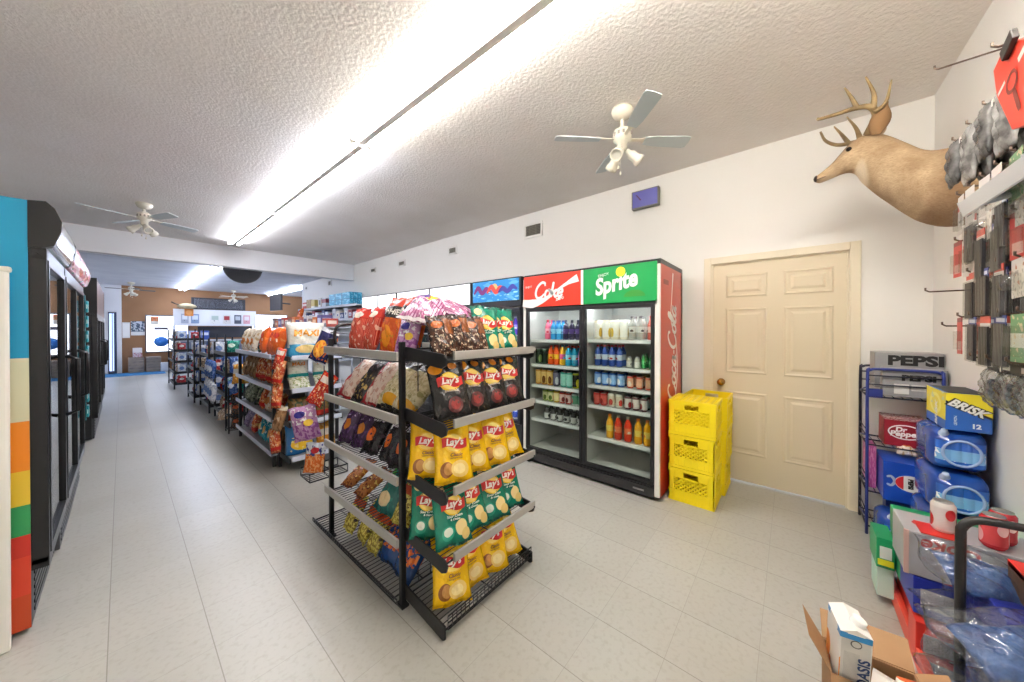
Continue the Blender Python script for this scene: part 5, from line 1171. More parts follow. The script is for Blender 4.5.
def sheet(x0, x1, z0, z1, y, m, name, label, cat='sign', group=None):
    b = MB(); b.box(x0, x1, y - .006, y, z0, z1, m); o = b.obj(name); return tag(o, label, cat, group)
sheet(.01, .17, 1.12, 1.62, FY - .001, P('eceae6', ('rect', .1, .9, .1, .9, 'f4f2ee')), 'hanging_notice', 'white paper notice on the tan far wall by the white strip')
sheet(.19, .49, 1.2, 1.66, FY - .001, P('5a6a7a', ('noise', 5., .5, 0, 1, .3, 1, 'c8d0d8'), ('noise', 9., .6, 0, 1, .3, 1, '2a3a5a'), ('rect', 0, 1, 0, .26, 'e4e4e2')), 'hanging_poster', 'grey blue poster on the tan far wall beside the bright window')
sheet(.62, .80, 1.55, 1.82, FY - .045, P('b88a60', ('rect', 0, 1, 0, .45, 'e0dcd4'), ('noise', 6., .55, 0, 1, .45, 1, 'd85a28')), 'window_sign', 'orange and white sign in the far window')
sheet(.70, 1.02, 1.38, 1.47, FY - .045, mat('6a6474', .5), 'window_sign', 'dark grey strip sign in the far window')
b = MB(); b.M = Matrix.Translation((.86, FY - .05, .98)) @ Matrix.Rotation(PI / 2, 4, 'X'); b.lathe([(0, .004), (.17, .004), (.17, -.004), (0, -.004)], P('2a78d0', ('noise', 3., .6, 0, 1, 0, 1, '6ab0f0')), 24); tag(b.obj('window_sign'), 'round blue sign in the far window', 'sign')
for x0, x1, lb in ((.13, .46, 'grey brown crate on the floor by the far wall, nearer the door'), (.50, .83, 'grey brown crate on the floor by the far wall under the window')):
    b = MB(); y0 = FY - .42
    b.box(x0, x1, y0, y0 + .38, .02, .5, noisy('8a7c70', '9a8c80', 6., .7)); 
    for k in range(5): b.box(x0 - .004, x1 + .004, y0 - .008, y0, .03 + k * .095, .10 + k * .095, noisy('80736a', '968878', 9., .7))
    tag(b.obj('storage_crate', None, .004), lb, 'crate')
pack(.22, .42, FY - .36, FY - .16, .505, .80, P('c8bcc4', ('rect', 0, 1, .5, 1, 'e4e0e0'), ('noise', 6., .55, 0, 1, 0, .5, 'a83a48')), 'carton', 'small pinkish carton on the far grey brown crate')
pack(.82, 1.0, FY - .5, FY - .3, .012, .3, mat('e4e4e8', .5), 'waste_bin', 'small white bin near the far window', 'bin', None, .02)
# serving counter with its header
t = thing('serving_counter', 'white serving counter with poster header under the dark menu board', 'counter', (2.2, 15.6, 0))
MB().box(-1.1, 1.15, -.25, .25, 0, 1.0, noisy('5c6478', '6a7288', 3., .5)).obj('base', t); MB().box(-1.15, 1.2, -.3, .3, 1.0, 1.04, mat('c8ccd4', .4)).obj('counter_top', t, .005)
MB().box(-1.1, 1.1, -.04, .04, 1.52, 2.08, WALLW).obj('header_panel', t)
for x in (-1.08, 1.08): MB().box(x - .03, x + .03, -.03, .03, 1.04, 1.52, mat('d0d4dc', .5)).obj('post', t)
MB().box(-.5, 1.0, .1, .14, 1.1, 1.5, mat('2a2c34', .5)).obj('back_screen', t)
b = MB(); b.box(1.6, 3.12, FY - .03, FY - .001, 2.12, 2.54, P('2a2c33', ('noise', 9., .64, .05, .95, .1, .9, '565a64'), ('wave', 14., .93, 6., .05, .95, .1, .9, '9a9ea8'))); tag(b.obj('menu_sign_board', None, .004), 'long dark chalk menu board high on the far wall', 'menu board')
MB_P = [(1.28, .18, 'b0b6c4', 'e4e8f0', 'grey'), (1.52, .2, '8aa0c0', 'dce4ee', 'blue grey'), (2.0, .26, 'e8e8e4', 'b8c8c0', 'pale'), (2.34, .22, 'e0dcd8', 'a83038', 'red centred'), (2.66, .2, '4a5060', 'c8ccd4', 'dark'), (2.92, .2, 'd8a0a8', 'e8e0e4', 'pink')]
for x, w_, c, d, nm in MB_P: sheet(x, x + w_, 1.6, 1.6 + .32, 15.555, P(c, ('rect', .15, .85, .4, .85, d), ('noise', 5., .62, 0, 1, 0, .4, '50545e')), 'hanging_poster', nm + ' poster on the serving counter header', 'poster')
for x, c, nm in ((1.2, '5a7ac0', 'blue'), (1.45, 'a0b0d0', 'pale blue'), (1.75, '3a58a8', 'royal blue')): pack(x, x + .2, 15.35, 15.5, 1.041, 1.35, P(c, ('rect', .1, .9, .5, .8, 'dce0ea')), 'carton', nm + ' carton standing on the serving counter')
# small mount above the header
b = MB(); b.M = Matrix.Translation((1.42, 15.5, 2.16)) @ Matrix.Diagonal((1.25, .8, .6, 1)); b.lathe([(0, -.12), (.12, -.1), (.2, 0), (.16, .1), (.08, .17), (0, .19)], noisy('a89a78', 'c0b08c', 8., .8), 18); o = b.obj('straw_hat'); tag(o, 'tan straw lump with dark sticks on the serving counter header', 'hat')
b = MB(); b.tube([(1.3, 15.5, 2.2), (1.14, 15.46, 2.24), (1.05, 15.46, 2.3)], .02, mat('3a3228', .7)); b2 = b; 
for i, v in enumerate(b.v): b.v[i] = tuple(Vector(v))
b.obj('stick', o)
sheet(1.36, 1.58, 1.85, 2.08, 15.55, P('e08a3a', ('ell', .5, .5, .35, .35, 'f0a860')), 'hanging_sign', 'orange square sign hanging on the serving counter header')

BEFORE = set(COL.objects)
# ------------------------------------------------------------------ wire drink rack in the corner by the door
PW = mat('2a2a3a', .4, .4); PB = mat('2c3a86', .4, .2)
def corner_rack():
    t = thing('wire_drink_rack', 'narrow dark blue wire rack in the corner beside the door frame', 'rack', (3.45, -.56, 0))
    x0, x1, y0, y1 = -.15, .15, -.155, .17
    for x, m in ((x0, PB), (x1, PW)):
        b = MB(); b.tube(smooth_path([(x, y1, .0), (x, y1, .6), (x, y1, 1.09), (x, y1 - .012, 1.125), (x, y1 - .05, 1.135), (x, 0, 1.135), (x, y0 + .05, 1.135), (x, y0 + .012, 1.125), (x, y0, 1.09), (x, y0, .6), (x, y0, 0)], 4), .0085, m, 8); b.obj('side_hoop', t)
    for z in (1.09, 1.03): 
        for x in (x0, x1): MB().tube([(x, y0, z), (x, y1, z)], .005, PW).obj('cross_wire', t)
    for z in (.95, .62, .3, .06):
        b = MB(); wire_grid(b, x0, x1, y0, y1, z, .04, .0022, 'x', .005, PW); s = b.obj('wire_shelf', t)
        b = MB(); b.tube([(x0, y1, z + .06), (x1, y1, z)], .005, PB); b.obj('brace', s)
        if z < .9:
            for dz in (.05, .09): MB().tube([(x0, y1, z + dz), (x1, y1, z + dz)], .0035, PW).obj('guard_wire', s)
        else: MB().box(x0 - .004, x0 + .004, y1 - .07, y1, z - .01, z + .05, PB).obj('corner_plate', s)
corner_rack()
def case(x0, x1, y0, y1, z0, z1, m, name, label, group=None, rz=0., rx=0., ry=0.):
    """box with its centre-bottom as origin; returns object and half sizes"""
    b = MB(); hx, hy = (x1 - x0) / 2, (y1 - y0) / 2; b.box(-hx, hx, -hy, hy, 0, z1 - z0, m)
    o = b.obj(name, None, .004, ((x0 + x1) / 2, (y0 + y1) / 2, z0), (math.radians(rx), math.radians(ry), math.radians(rz))); tag(o, label, 'box', group); return o, hx, hy, z1 - z0
GREYC = noisy('8f8f90', '9b9b9c', 4., .45)
o, hx, hy, h = case(3.40, 3.58, -.74, -.435, 1.0, 1.245, GREYC, 'cola_carton', 'grey cola carton leaning at the back of the top rack shelf', None)
text(o, 'PEPSI', .088, INK, '-x', (-hx - .0015, -.03, h - .052), 0, .0045, 0, 1.25)
o, hx, hy, h = case(3.315, 3.395, -.735, -.46, .957, 1.145, GREYC, 'cola_carton', 'grey cola carton with white stickers at the front of the top rack shelf', None)
text(o, 'PEPSI', .05, INK, '-x', (-hx - .0015, -.02, h - .06), 0, .003, 0, 1.3)
MB().box(-hx - .002, -hx, .02, .085, .02, .085, mat('d8d8d4', .5)).obj('paper_sticker', o); MB().box(-hx - .002, -hx, -.05, .01, .045, .085, mat('c8c8c6', .5)).obj('paper_sticker', o)
DPR = mat('8e1626', .4)
o, hx, hy, h = case(3.32, 3.5, -.66, -.47, .628, .80, DPR, 'soda_carton', 'dark red soda carton on the second shelf of the corner rack')
b = MB(); b.M = facing('-x', (-hx - .0012, 0, h - .075)); vs, fs = disc(.075, .045); b.add(vs, fs, DPR)
P_ = [(.075 * math.cos(2 * PI * k / 28), .045 * math.sin(2 * PI * k / 28)) for k in range(29)]; ribbon(b, P_, .007, PWHITE, 1, .0004); b.obj('oval_ring', o, fix=False)
text(o, 'Dr', .042, PWHITE, '-x', (-hx - .002, .018, h - .058), .05, .002, .15); text(o, 'Pepper', .046, PWHITE, '-x', (-hx - .002, 0, h - .09), .05, .002, .15)
MB().box(-hx - .002, hx, -hy, hy, h, h + .012, layered('b8a8a4', (('noise', 16., .5, 0, 1, 0, 1, '7a2a30'),), .5)).obj('can_tops', o)
PBL = mat('1746b0', .35)
o, hx, hy, h = case(3.16, 3.44, -.675, -.445, .31, .56, PBL, 'cola_carton', 'blue cola carton with round red white and blue badge in the corner rack')
b = MB(); b.M = facing('-x', (-hx - .0012, .0, .13)); 
RX_, RY_ = .066, .05
vs, fs = disc(RX_, RY_, 32); b.add(vs, fs, PWHITE)
for sgn, c in ((1, '1746b0'), (-1, 'd22f38')):
    pts = [(sgn * RX_ * .95 * math.cos(a), RY_ * .95 * math.sin(a)) for a in [math.radians(-62 + 124 * k / 12) for k in range(13)]]
    b.add([(p[0], p[1], .0006) for p in pts], [tuple(range(13))], mat(c, .35))
b.obj('round_badge', o, fix=False)
text(o, 'PEPSI', .028, INK, '-x', (-hx - .0026, .0, .13), -PI / 2, .0018)
for q in (-1, 1):
    b = MB(); b.M = facing('-x', (-hx - .0012, .0, .13)); ribbon(b, [(q * .1, .022), (q * .08, .028), (q * .066, .0), (q * .08, -.028), (q * .1, -.022)], .014, mat('b8c6e4', .4)); b.obj('bottle_art', o, fix=False)
text(o, '15', .02, PWHITE, '-x', (-hx - .0014, -hy + .025, .03))
PK = layered('c05a98', (('noise', 6., .55, 0, 1, 0, 1, 'd88ab8'),), .4)
o, hx, hy, h = case(3.34, 3.56, -.44, -.40, .31, .60, PK, 'snack_carton', 'pink carton edge showing beside the blue badge carton'); 
bag('snack_bag', 'loaf_white', (3.30, -.57, .575), -90, 50, 'orange and cream snack bag on top of the blue badge carton', None, .62, 0, False)
o, hx, hy, h = case(3.45, 3.56, -.73 + .04, -.5, .06 + .005, .28, mat('2a3f9a', .4), 'soda_carton', 'blue carton at the bottom of the corner rack')

# shrink-wrapped packs against the peg wall
WRAPB = noisy('153c8c', '2450a4', 6., .12)
def wrapped_pack(x0, x1, y0, y1, z0, z1, label, wm=None):
    """bottles under printed film, with the open eye of the film showing them at the end"""
    t = thing('wrapped_drink_pack', label, 'drink pack', ((x0 + x1) / 2, (y0 + y1) / 2, z0), group=None); hx, hy, h = (x1 - x0) / 2, (y1 - y0) / 2, z1 - z0
    b = MB(); N, K = 20, 14; vs = []; fs = []
    for j in range(K + 1):
        u = 2 * j / K - 1; e = (1 - abs(u) ** 6) ** .5 if abs(u) < 1 else 0.
        e = max(e, .42)
        for i in range(N):
            a = 2 * PI * i / N; ca, sa = math.cos(a), math.sin(a); p = .42
            yy = math.copysign(abs(ca) ** p, ca); zz = math.copysign(abs(sa) ** p, sa)
            wob = 1 + .022 * math.sin(a * 6 + j) 
            vs.append((hx * u, hy * yy * e * wob, h / 2 + h / 2 * zz * e * (1 + .02 * math.sin(a * 4 + j * 2))))
    fs = [(j * N + i, j * N + (i + 1) % N, (j + 1) * N + (i + 1) % N, (j + 1) * N + i) for j in range(K) for i in range(N)]
    b.add(vs, fs, wm or WRAPB, None, True); b.add(vs[-N:], [tuple(range(N))], wm or WRAPB); b.obj('printed_film', t)
    # bottles in the eye
    for k in range(4):
        y = (k - 1.5) * hy * .34
        c = MB(); c.lathe([(0, 0), (.026, .0), (.03, .008), (.03, .05), (.028, .07), (.03, .09), (.03, h * .6)], layered('2a62c0', (('rect', 0, 1, .4, .75, '7ab0e0'), ('noise', 5., .55, 0, 1, .4, .75, 'e8f0f8')), .15), 12, (-hx + .024, y, h * .17)); c.obj('bottle', t)
    # film rim around the eye
    r = MB(); P2 = [(-hx - .004, hy * .62 * math.cos(2 * PI * k / 24), h * .5 + h * .30 * math.sin(2 * PI * k / 24)) for k in range(25)]; r.tube(P2, .006, mat('9ab4dc', .15), 6, False); r.obj('film_rim', t)
    n = MB(); n.M = Matrix.Translation((-hx + .03, 0, h * .96)) @ Matrix.Rotation(math.radians(-30), 4, 'Y'); n.lathe([(.02, -.02), (.018, .0), (.012, .012), (.011, .02), (0, .02)], mat('a8bcd8', .15), 12, (0, hy * .5, -.008)); n.obj('bottle_neck', t)
    return t
wrapped_pack(2.66, 3.02, -.725, -.535, .69, .895, 'topmost blue wrapped bottle pack under the lemon tea box')
wrapped_pack(2.62, 3.02, -.725, -.53, .475, .685, 'blue wrapped bottle pack second from the top of the wall stack')
wrapped_pack(2.66, 3.04, -.725, -.52, .235, .47, 'blue wrapped bottle pack third from the top of the wall stack')
wrapped_pack(2.66, 3.04, -.725, -.52, .004, .23, 'bottom blue wrapped bottle pack of the wall stack')
wrapped_pack(3.05, 3.29, -.64, -.41, .004, .25, 'blue wrapped bottle pack on the floor in front of the corner rack')
# lemon tea box
BB = mat('1e5cb4', .4); BY_ = layered('e8d82c', (('ell', .5, .6, .3, .3, 'f4ec7a'), ('ell', .5, .6, .2, .2, 'e8dc40'), ('noise', 4., .6, 0, 1, .0, 1, 'd0d8b0'), ('rect', 0, 1, 0, .25, '1e5cb4')), .4)
o, hx, hy, h = case(2.68, 2.98, -.725, -.585, .90, 1.085, BB, 'tea_carton', 'blue and yellow lemon tea carton on top of the wrapped packs')
b = MB(); b.M = facing('-x', (-hx - .0012, 0, 0)); b.add([(-hy, h, 0), (hy, h, 0), (hy, h * .42, 0), (-hy, h * .8, 0)][::-1], [(0, 1, 2, 3)], mat('ecdc2c', .4)); b.add([(-hy, h * .80, .0004), (-hy, h * .74, .0004), (hy, h * .36, .0004), (hy, h * .42, .0004)], [(0, 1, 2, 3)], INK); b.obj('yellow_field', o, fix=False)
for dx, mm, of in ((.002, INK, .006), (.003, PWHITE, .002)): text(o, 'BRISK', .05, mm, '-x', (-hx - dx, 0, h * .62), math.radians(-27), of, .3, .95)
text(o, '12', .03, PWHITE, '-x', (-hx - .002, -hy + .045, .03), 0, .0015); text(o, 'LEMON', .014, PWHITE, '-x', (-hx - .002, hy - .03, .05), PI / 2)
b = MB(); b.box(-hx + .002, hx - .002, hy, hy + .0015, .0, h, BY_); b.obj('lemon_side', o)
text(o, 'BRISK', .05, PWHITE, '+y', (-.02, hy + .003, h * .35), PI / 2, .002, .2)
MB().box(-hx + .01, hx - .01, -hy + .01, hy - .01, h, h + .003, INK).obj('top_flap_gap', o)

# ------------------------------------------------------------------ low drink display with stacked cases
GREYB = mat('77767a', .5); REDC = mat('c8281f', .4); GREENC = mat('16905a', .4); BLUEC = mat('1e2f9a', .4); SILV = noisy('a4a4a8', 'b0b0b4', 5., .35); LABEL = layered('b8b8b4', (('noise', 22., .56, .08, .92, .1, .9, '8a8a88'),), .5)
t = thing('display_stand', 'grey floor tray with red lettered edges under the stacked soda cases', 'display base', (2.16, -.57, 0))
MB().box(-.52, .5, -.155, .155, .0, .035, GREYB).obj('tray', t, .004)
r = MB(); r.box(-.52, .5, .155, .175, .0, .075, mat('d84a38', .45)).box(-.52, .5, .170, .179, .0, .078, mat('e05a48', .45)); o = r.obj('red_edge', t)
MB().box(.5, .515, -.155, .175, 0, .075, GREYB).obj('end_edge', t)
text(o, 'Coca-Cola', .06, PWHITE, '+y', (-.35, .1805, .038), 0, .001, .2)
def soda_case(x0, x1, y0, y1, z0, z1, m, label, sticker=True, rim=None):
    o, hx, hy, h = case(x0, x1, y0, y1, z0, z1, m, 'soda_case', label)
    if sticker:
        MB().box(-hx - .002, -hx, hy - .115, hy - .02, h * .22, h * .72, LABEL).obj('address_sticker', o)
    if rim: MB().box(-hx - .0015, hx, -hy, hy, h - .02, h + .001, rim).obj('coloured_rim', o)
    return o, hx, hy, h
soda_case(2.25, 2.63, -.72, -.42, .04, .18, REDC, 'lowest red soda case of the far stack', False)
soda_case(2.40, 2.63, -.72, -.395, .185, .335, GREENC, 'green soda case in the middle of the far stack', False)
o, hx, hy, h = soda_case(2.40, 2.64, -.725, -.395, .34, .475, GREENC, 'green soda case topping the far stack', False)
text(o, 'Sprite', .07, PWHITE, '-x', (-hx - .0015, -.05, .06), 0, .002, .2); 
for k in range(3): MB().box(-hx + .02, -hx + .08, -.1 + k * .09, -.05 + k * .09, h, h + .0015, mat('a8d8b8', .4)).obj('top_print', o)
o, hx, hy, h = soda_case(2.48, 2.66, -.39, -.325, .195, .345, GREENC, 'small green case poking out beyond the far stack', False)
MB().box(-hx - .002, -hx, -hy + .012, hy - .012, .05, .11, mat('dcdcd8', .5)).obj('address_sticker', o); MB().box(-hx - .0018, -hx, -hy + .005, hy - .005, .015, .045, mat('c8c820', .5)).obj('yellow_tab', o)
case(2.50, 2.65, -.39, -.33, .04, .19, mat('b8dcd0', .5), 'pale_carton', 'pale mint carton under the small green case')
soda_case(2.13, 2.245, -.70, -.39, .04, .19, mat('d8362a', .4), 'red soda case with address sticker at the foot of the near stack')
soda_case(2.17, 2.39, -.71, -.39, .20, .355, BLUEC, 'blue soda case with address sticker in the near stack')
o, hx, hy, h = soda_case(2.17, 2.39, -.725, -.365, .36, .545, SILV, 'silver grey diet cola case topping the near stack', False)
text(o, 'Coke', .07, mat('b82828', .4), '-x', (-hx - .0015, .06, .14), PI, .002, .2)
b = MB(); b.M = facing('-x', (-hx - .0012, -.04, .0)); b.add([(-.12, .0, 0), (.13, .0, 0), (.17, .05, 0), (-.0, .03, 0)], [(0, 1, 2, 3)], REDC); b.obj('red_sweep', o, fix=False)
MB().box(-hx - .0025, -hx + .01, hy - .012, hy + .002, 0, h, mat('c8a8a0', .5)).obj('worn_corner', o)
text(o, 'Coke', .06, mat('b82828', .4), '+z', (.0, .08, h + .0015), -PI / 2 + .2, .002, .2)
# navy cases nearer the viewer
NAVY = layered('1c3a86', (('rect', 0, 1, .42, .56, 'c8ccd4'), ('noise', 3., .6, 0, 1, .6, 1, '2a52a8')), .35)
soda_case(1.70, 2.10, -.72, -.48, .04, .18, NAVY, 'navy case with white stripe at the bottom of the nearest stack', False)
soda_case(1.72, 2.10, -.72, -.50, .185, .32, NAVY, 'navy case with white stripe second in the nearest stack', False)
soda_case(1.86, 2.12, -.725, -.53, .325, .45, BLUEC, 'plain royal blue case on the nearest stack', False)
o, hx, hy, h = soda_case(1.80, 2.10, -.725, -.60, .455, .56, mat('5a3a22', .6), 'brown and red case beside the black handle', False, REDC)
# cans standing on the cases
def big_can(x, y, z, cols, label, art):
    o = drink('can', cols, x, y, z, label, None, 1.06); o.rotation_euler = (0, 0, 0)
    b = MB(); c = mat(art, .4)
    pt = []
    for k in range(20):
        a = 2 * PI * k / 20; a0 = PI + .35 + .42 * math.cos(a); pt.append((.0358 * math.cos(a0), .0358 * math.sin(a0), .078 + .022 * math.sin(a)))
    b.add(pt, [tuple(range(20))], c)
    b.obj('printed_mark', o, fix=False)
big_can(2.25, -.485, .547, ('d8d2cc', 'cfc8c4', 'b02028'), 'white and red cola can standing on the silver case', 'b82a30')
big_can(2.21, -.60, .547, ('b02830', 'c8484c', 'd8a0a0'), 'red cola can standing by the black handle, in front', 'd8b0b0')
big_can(2.28, -.64, .547, ('a82430', 'c04048', 'e0c0c0'), 'red cola can standing close to the wall behind another red can', 'e0c8c8')
MB_ = MB(); MB_.box(-.06, .06, -.05, .05, 0, .003, REDC); tag(MB_.obj('red_card', None, 0, (2.23, -.46, .5465)), 'small red card lying on the silver case by the white can', 'card')
# black tube handle
t = thing('cart_handle', 'bent black tube handle standing by the stacked cases', 'handle', (1.86, -.552, 0))
MB().tube(smooth_path([(.0, .115, .002), (.0, .115, .4), (.0, .115, .68), (.0, .112, .725), (.0, .09, .755), (.0, .05, .765), (.0, -.06, .77), (.0, -.185, .772)], 5), .013, mat('1c1c1d', .35), 10).obj('tube', t)
MB().box(-.03, .03, .09, .14, 0, .012, BLACK).obj('foot', t)
# clear plastic bags heaped over the cases
CL = cling()
def plastic(name, x, y, z, w, h, t_, rot, label, seed, fillm=None):
    random.seed(seed)
    b = MB(); nx, ny = 22, 26; vs = []; fs = []
    for side in (-1, 1):
        for j in range(ny + 1):
            for i in range(nx + 1):
                u, v = 2 * i / nx - 1, 2 * j / ny - 1; s = max(0., (1 - abs(u) ** 3) * (1 - abs(v) ** 3))
                d = t_ / 2 * s ** .6 + .016 * s * math.sin(u * 7 + seed * 1.3 + v * 4) * math.cos(v * 6 + seed) + .009 * math.sin(u * 13 + v * 9 + seed * 2) * s ** .4 + .012 * math.sin(v * 4 + seed) * side * (1 - s)
                vs.append((w / 2 * u * (1 + .06 * math.sin(v * 5 + seed)), side * d, h / 2 * v * (1 + .05 * math.sin(u * 4 + seed))))
    n = (nx + 1) * (ny + 1)
    for o in (0, n): fs += [(o + j * (nx + 1) + i, o + j * (nx + 1) + i + 1, o + (j + 1) * (nx + 1) + i + 1, o + (j + 1) * (nx + 1) + i) for j in range(ny) for i in range(nx)]
    b.add(vs, fs, CL, None, True); o = b.obj(name, None, 0, (x, y, z), tuple(math.radians(a) for a in rot)); tag(o, label, 'plastic bag')
    if fillm:
        f = bag_geo(w * .78, h * .7, t_ * .55, seed * 1.7, fillm); f.v = [(p[0], p[1], p[2] - h * .42) for p in f.v]; f.obj('contents', o, fix=False)
    return o
BLF = noisy('16356c', '3c6aa6', 13., .35, .9, 18., .03)
plastic('plastic_bag', 2.07, -.535, .485, .30, .22, .09, (-62, 6, -72), 'clear plastic bag with blue contents draped over the silver case', 1, BLF)
plastic('plastic_bag', 1.98, -.535, .345, .34, .22, .09, (-55, -6, -66), 'clear plastic bag lying before the blue case', 2)
plastic('plastic_bag', 1.76, -.50, .42, .30, .2, .09, (-60, -6, -60), 'clear plastic bag with blue contents lying across the navy cases', 6, BLF)
plastic('plastic_bag', 1.98, -.50, .23, .26, .22, .07, (-34, 6, -76), 'clear plastic bag hanging before the red case', 3)
plastic('plastic_bag', 1.72, -.475, .22, .28, .24, .09, (-48, 4, -60), 'large clear bag with blue contents nearest the viewer on the navy cases', 4, BLF)
plastic('plastic_bag', 1.80, -.45, .10, .28, .18, .08, (-75, 0, -66), 'crumpled clear bag lowest on the floor tray', 5)

# ------------------------------------------------------------------ open cardboard box with juice cartons
KRAFT = noisy('94714e', 'a07c58', 6., .75); KRI = noisy('8a6844', '94724c', 6., .8)
t = thing('cardboard_box', 'open brown cardboard box of juice cartons at the foot of the stacked cases', 'box', (1.41, -.175, 0), math.radians(5))
hx, hy, h = .068, .1, .40
for nm, a in (('side_wall', (-hx, hx, hy - .004, hy)), ('side_wall', (-hx, hx, -hy, -hy + .004)), ('side_wall', (-hx, -hx + .004, -hy, hy)), ('side_wall', (hx - .004, hx, -hy, hy))):
    b = MB(); b.box(*a, 0, h, KRAFT); b.obj(nm, t)
MB().box(-hx, hx, -hy, hy, 0.001, .006, KRI).obj('box_bottom', t)
def flap(p0, p1, d, m): b = MB(); n = Vector((0, 0, .003)); q = [Vector(p0), Vector(p1), Vector(p1) + Vector(d), Vector(p0) + Vector(d)]; b.add([tuple(x) for x in q] + [tuple(x + n) for x in q], [(0, 1, 2, 3), (7, 6, 5, 4), (0, 4, 5, 1), (1, 5, 6, 2), (2, 6, 7, 3), (3, 7, 4, 0)], m); b.obj('flap', t)
flap((hx, hy, h), (hx, -hy, h), (.075, -.005, .045), KRAFT)
flap((-hx, hy, h), (hx, hy, h), (.03, .045, .065), KRAFT)
flap((-hx, -hy, h), (hx, -hy, h), (0, -.06, .03), KRAFT)
flap((-hx, -hy, h), (-hx, hy, h), (-.02, 0, -.06), KRAFT)
b = MB(); b.M = facing('-x', (-hx - .022, .045, .335)); vs, fs = disc(.035, .035); b.add(vs, fs, mat('3e4a66', .6)); b.obj('round_stamp', t, fix=False)
JU = layered('e8e6e2', (('rect', 0, 1, .91, 1, '2f86c4'), ('ell', .5, .95, .3, .09, 'eceae6'), ('ell', .12, .42, .22, .2, 'e8922a'), ('noise', 3., .55, 0, .4, .12, .5, 'e07a1e'), ('rect', 0, 1, 0, .16, 'c84a1c'), ('noise', 3., .52, 0, 1, .1, .3, 'd2581e')), .35)
JUG = layered('cfcac4', (('rect', 0, 1, .91, 1, '2f86c4'), ('rect', 0, 1, 0, .12, 'c84a1c'), ('wave', 9., .7, .3, .15, .62, .3, .72, 'a8a4a0')), .35)
def juice(x, y, z, rot, label, word=True):
    t = thing('juice_carton', label, 'juice carton', (x, y, z), rot=tuple(math.radians(a) for a in rot), group=None)
    b = MB(); b.box(-.048, .048, -.034, .034, 0, .215, JU, {0: JU, 1: JU, 2: JUG, 3: JUG}); o = b.obj('carton_body', t, .003)
    b = MB(); b.add([(-.048, -.034, .214), (.048, -.034, .214), (.048, .034, .214), (-.048, .034, .214), (-.048, 0, .228), (.048, 0, .228)], [(0, 1, 5, 4), (2, 3, 4, 5), (1, 2, 5), (3, 0, 4)], mat('dedbd6', .35)); b.obj('gable_top', t)
    b = MB(); b.M = Matrix.Translation((-.012, -.012, .223)) @ Matrix.Rotation(math.radians(20), 4, 'X'); b.lathe([(0.017, -.004), (.017, .014), (.014, .016), (0, .016)], mat('ecebe8', .4), 16); b.obj('screw_cap', t)
    b = MB(); b.M = facing('-x', (-.0495, .0, .185)); P_ = [(.011 * math.cos(2 * PI * k / 16), .011 * math.sin(2 * PI * k / 16)) for k in range(17)]; ribbon(b, P_, .003, mat('55504c', .5), 1); b.obj('recycling_mark', t, fix=False)
    if word: text(t, 'OASIS', .034, mat('1e3a6a', .4), '-x', (-.0492, -.018, .10), PI / 2, .001)
    return t
juice(1.405, -.118, .335, (0, -7, 12), 'white and orange juice carton standing tall in the cardboard box')
juice(1.40, -.205, .18, (0, -4, 78), 'orange topped juice carton sunk lower in the cardboard box', True)
tag(MB().box(-.006, .006, -.03, .03, 0, .12, mat('d2602a', .4)).obj('orange_card', None, .001, (1.41, -.255, .3), (0, .1, .3)), 'narrow orange card upright in the cardboard box', 'card')
tag(MB().box(-.06, .06, -.09, .09, 0, .15, mat('c8c0b8', .5)).obj('inner_carton', None, .004, (1.41, -.175, .01), (0, 0, math.radians(5))), 'plain pale carton filling the bottom of the cardboard box', 'box')

for o in COL.objects:
    if o not in BEFORE and o.parent is None: o.location.y -= .012
# ------------------------------------------------------------------ goods on peg hooks along the wall
HOOKM = mat('6a5a50', .35, .7)
def hook(x, z, L, label, group='peg hooks'):
    t = thing('peg_hook', label, 'hook', (x, BY, z), group=group)
    MB().tube([(0, .001, 0), (0, L - .012, 0), (0, L, .008), (0, L, .02)], .0038, HOOKM, 6).obj('rod', t); MB().box(-.012, .012, .0005, .006, -.014, .014, HOOKM).obj('wall_mount_plate', t)
def plain_film(k):
    m = bpy.data.materials.new('sleeve'); m.use_nodes = True; nt = m.node_tree
    for n in list(nt.nodes): nt.nodes.remove(n)
    out = nd(nt, 'ShaderNodeOutputMaterial'); tr = nd(nt, 'ShaderNodeBsdfTransparent', Color=lin('f4f4f2')); gl = nd(nt, 'ShaderNodeBsdfGlossy', Roughness=.12); mx = nd(nt, 'ShaderNodeMixShader', Fac=k)
    nt.links.new(tr.outputs[0], mx.inputs[1]); nt.links.new(gl.outputs[0], mx.inputs[2]); nt.links.new(mx.outputs[0], out.inputs[0]); return m
PEG = {}; CL_P = film('eef2f2', .9, .15)
FOIL = mat('9a9a9c', .22, .6); CLP = plain_film(.1); 
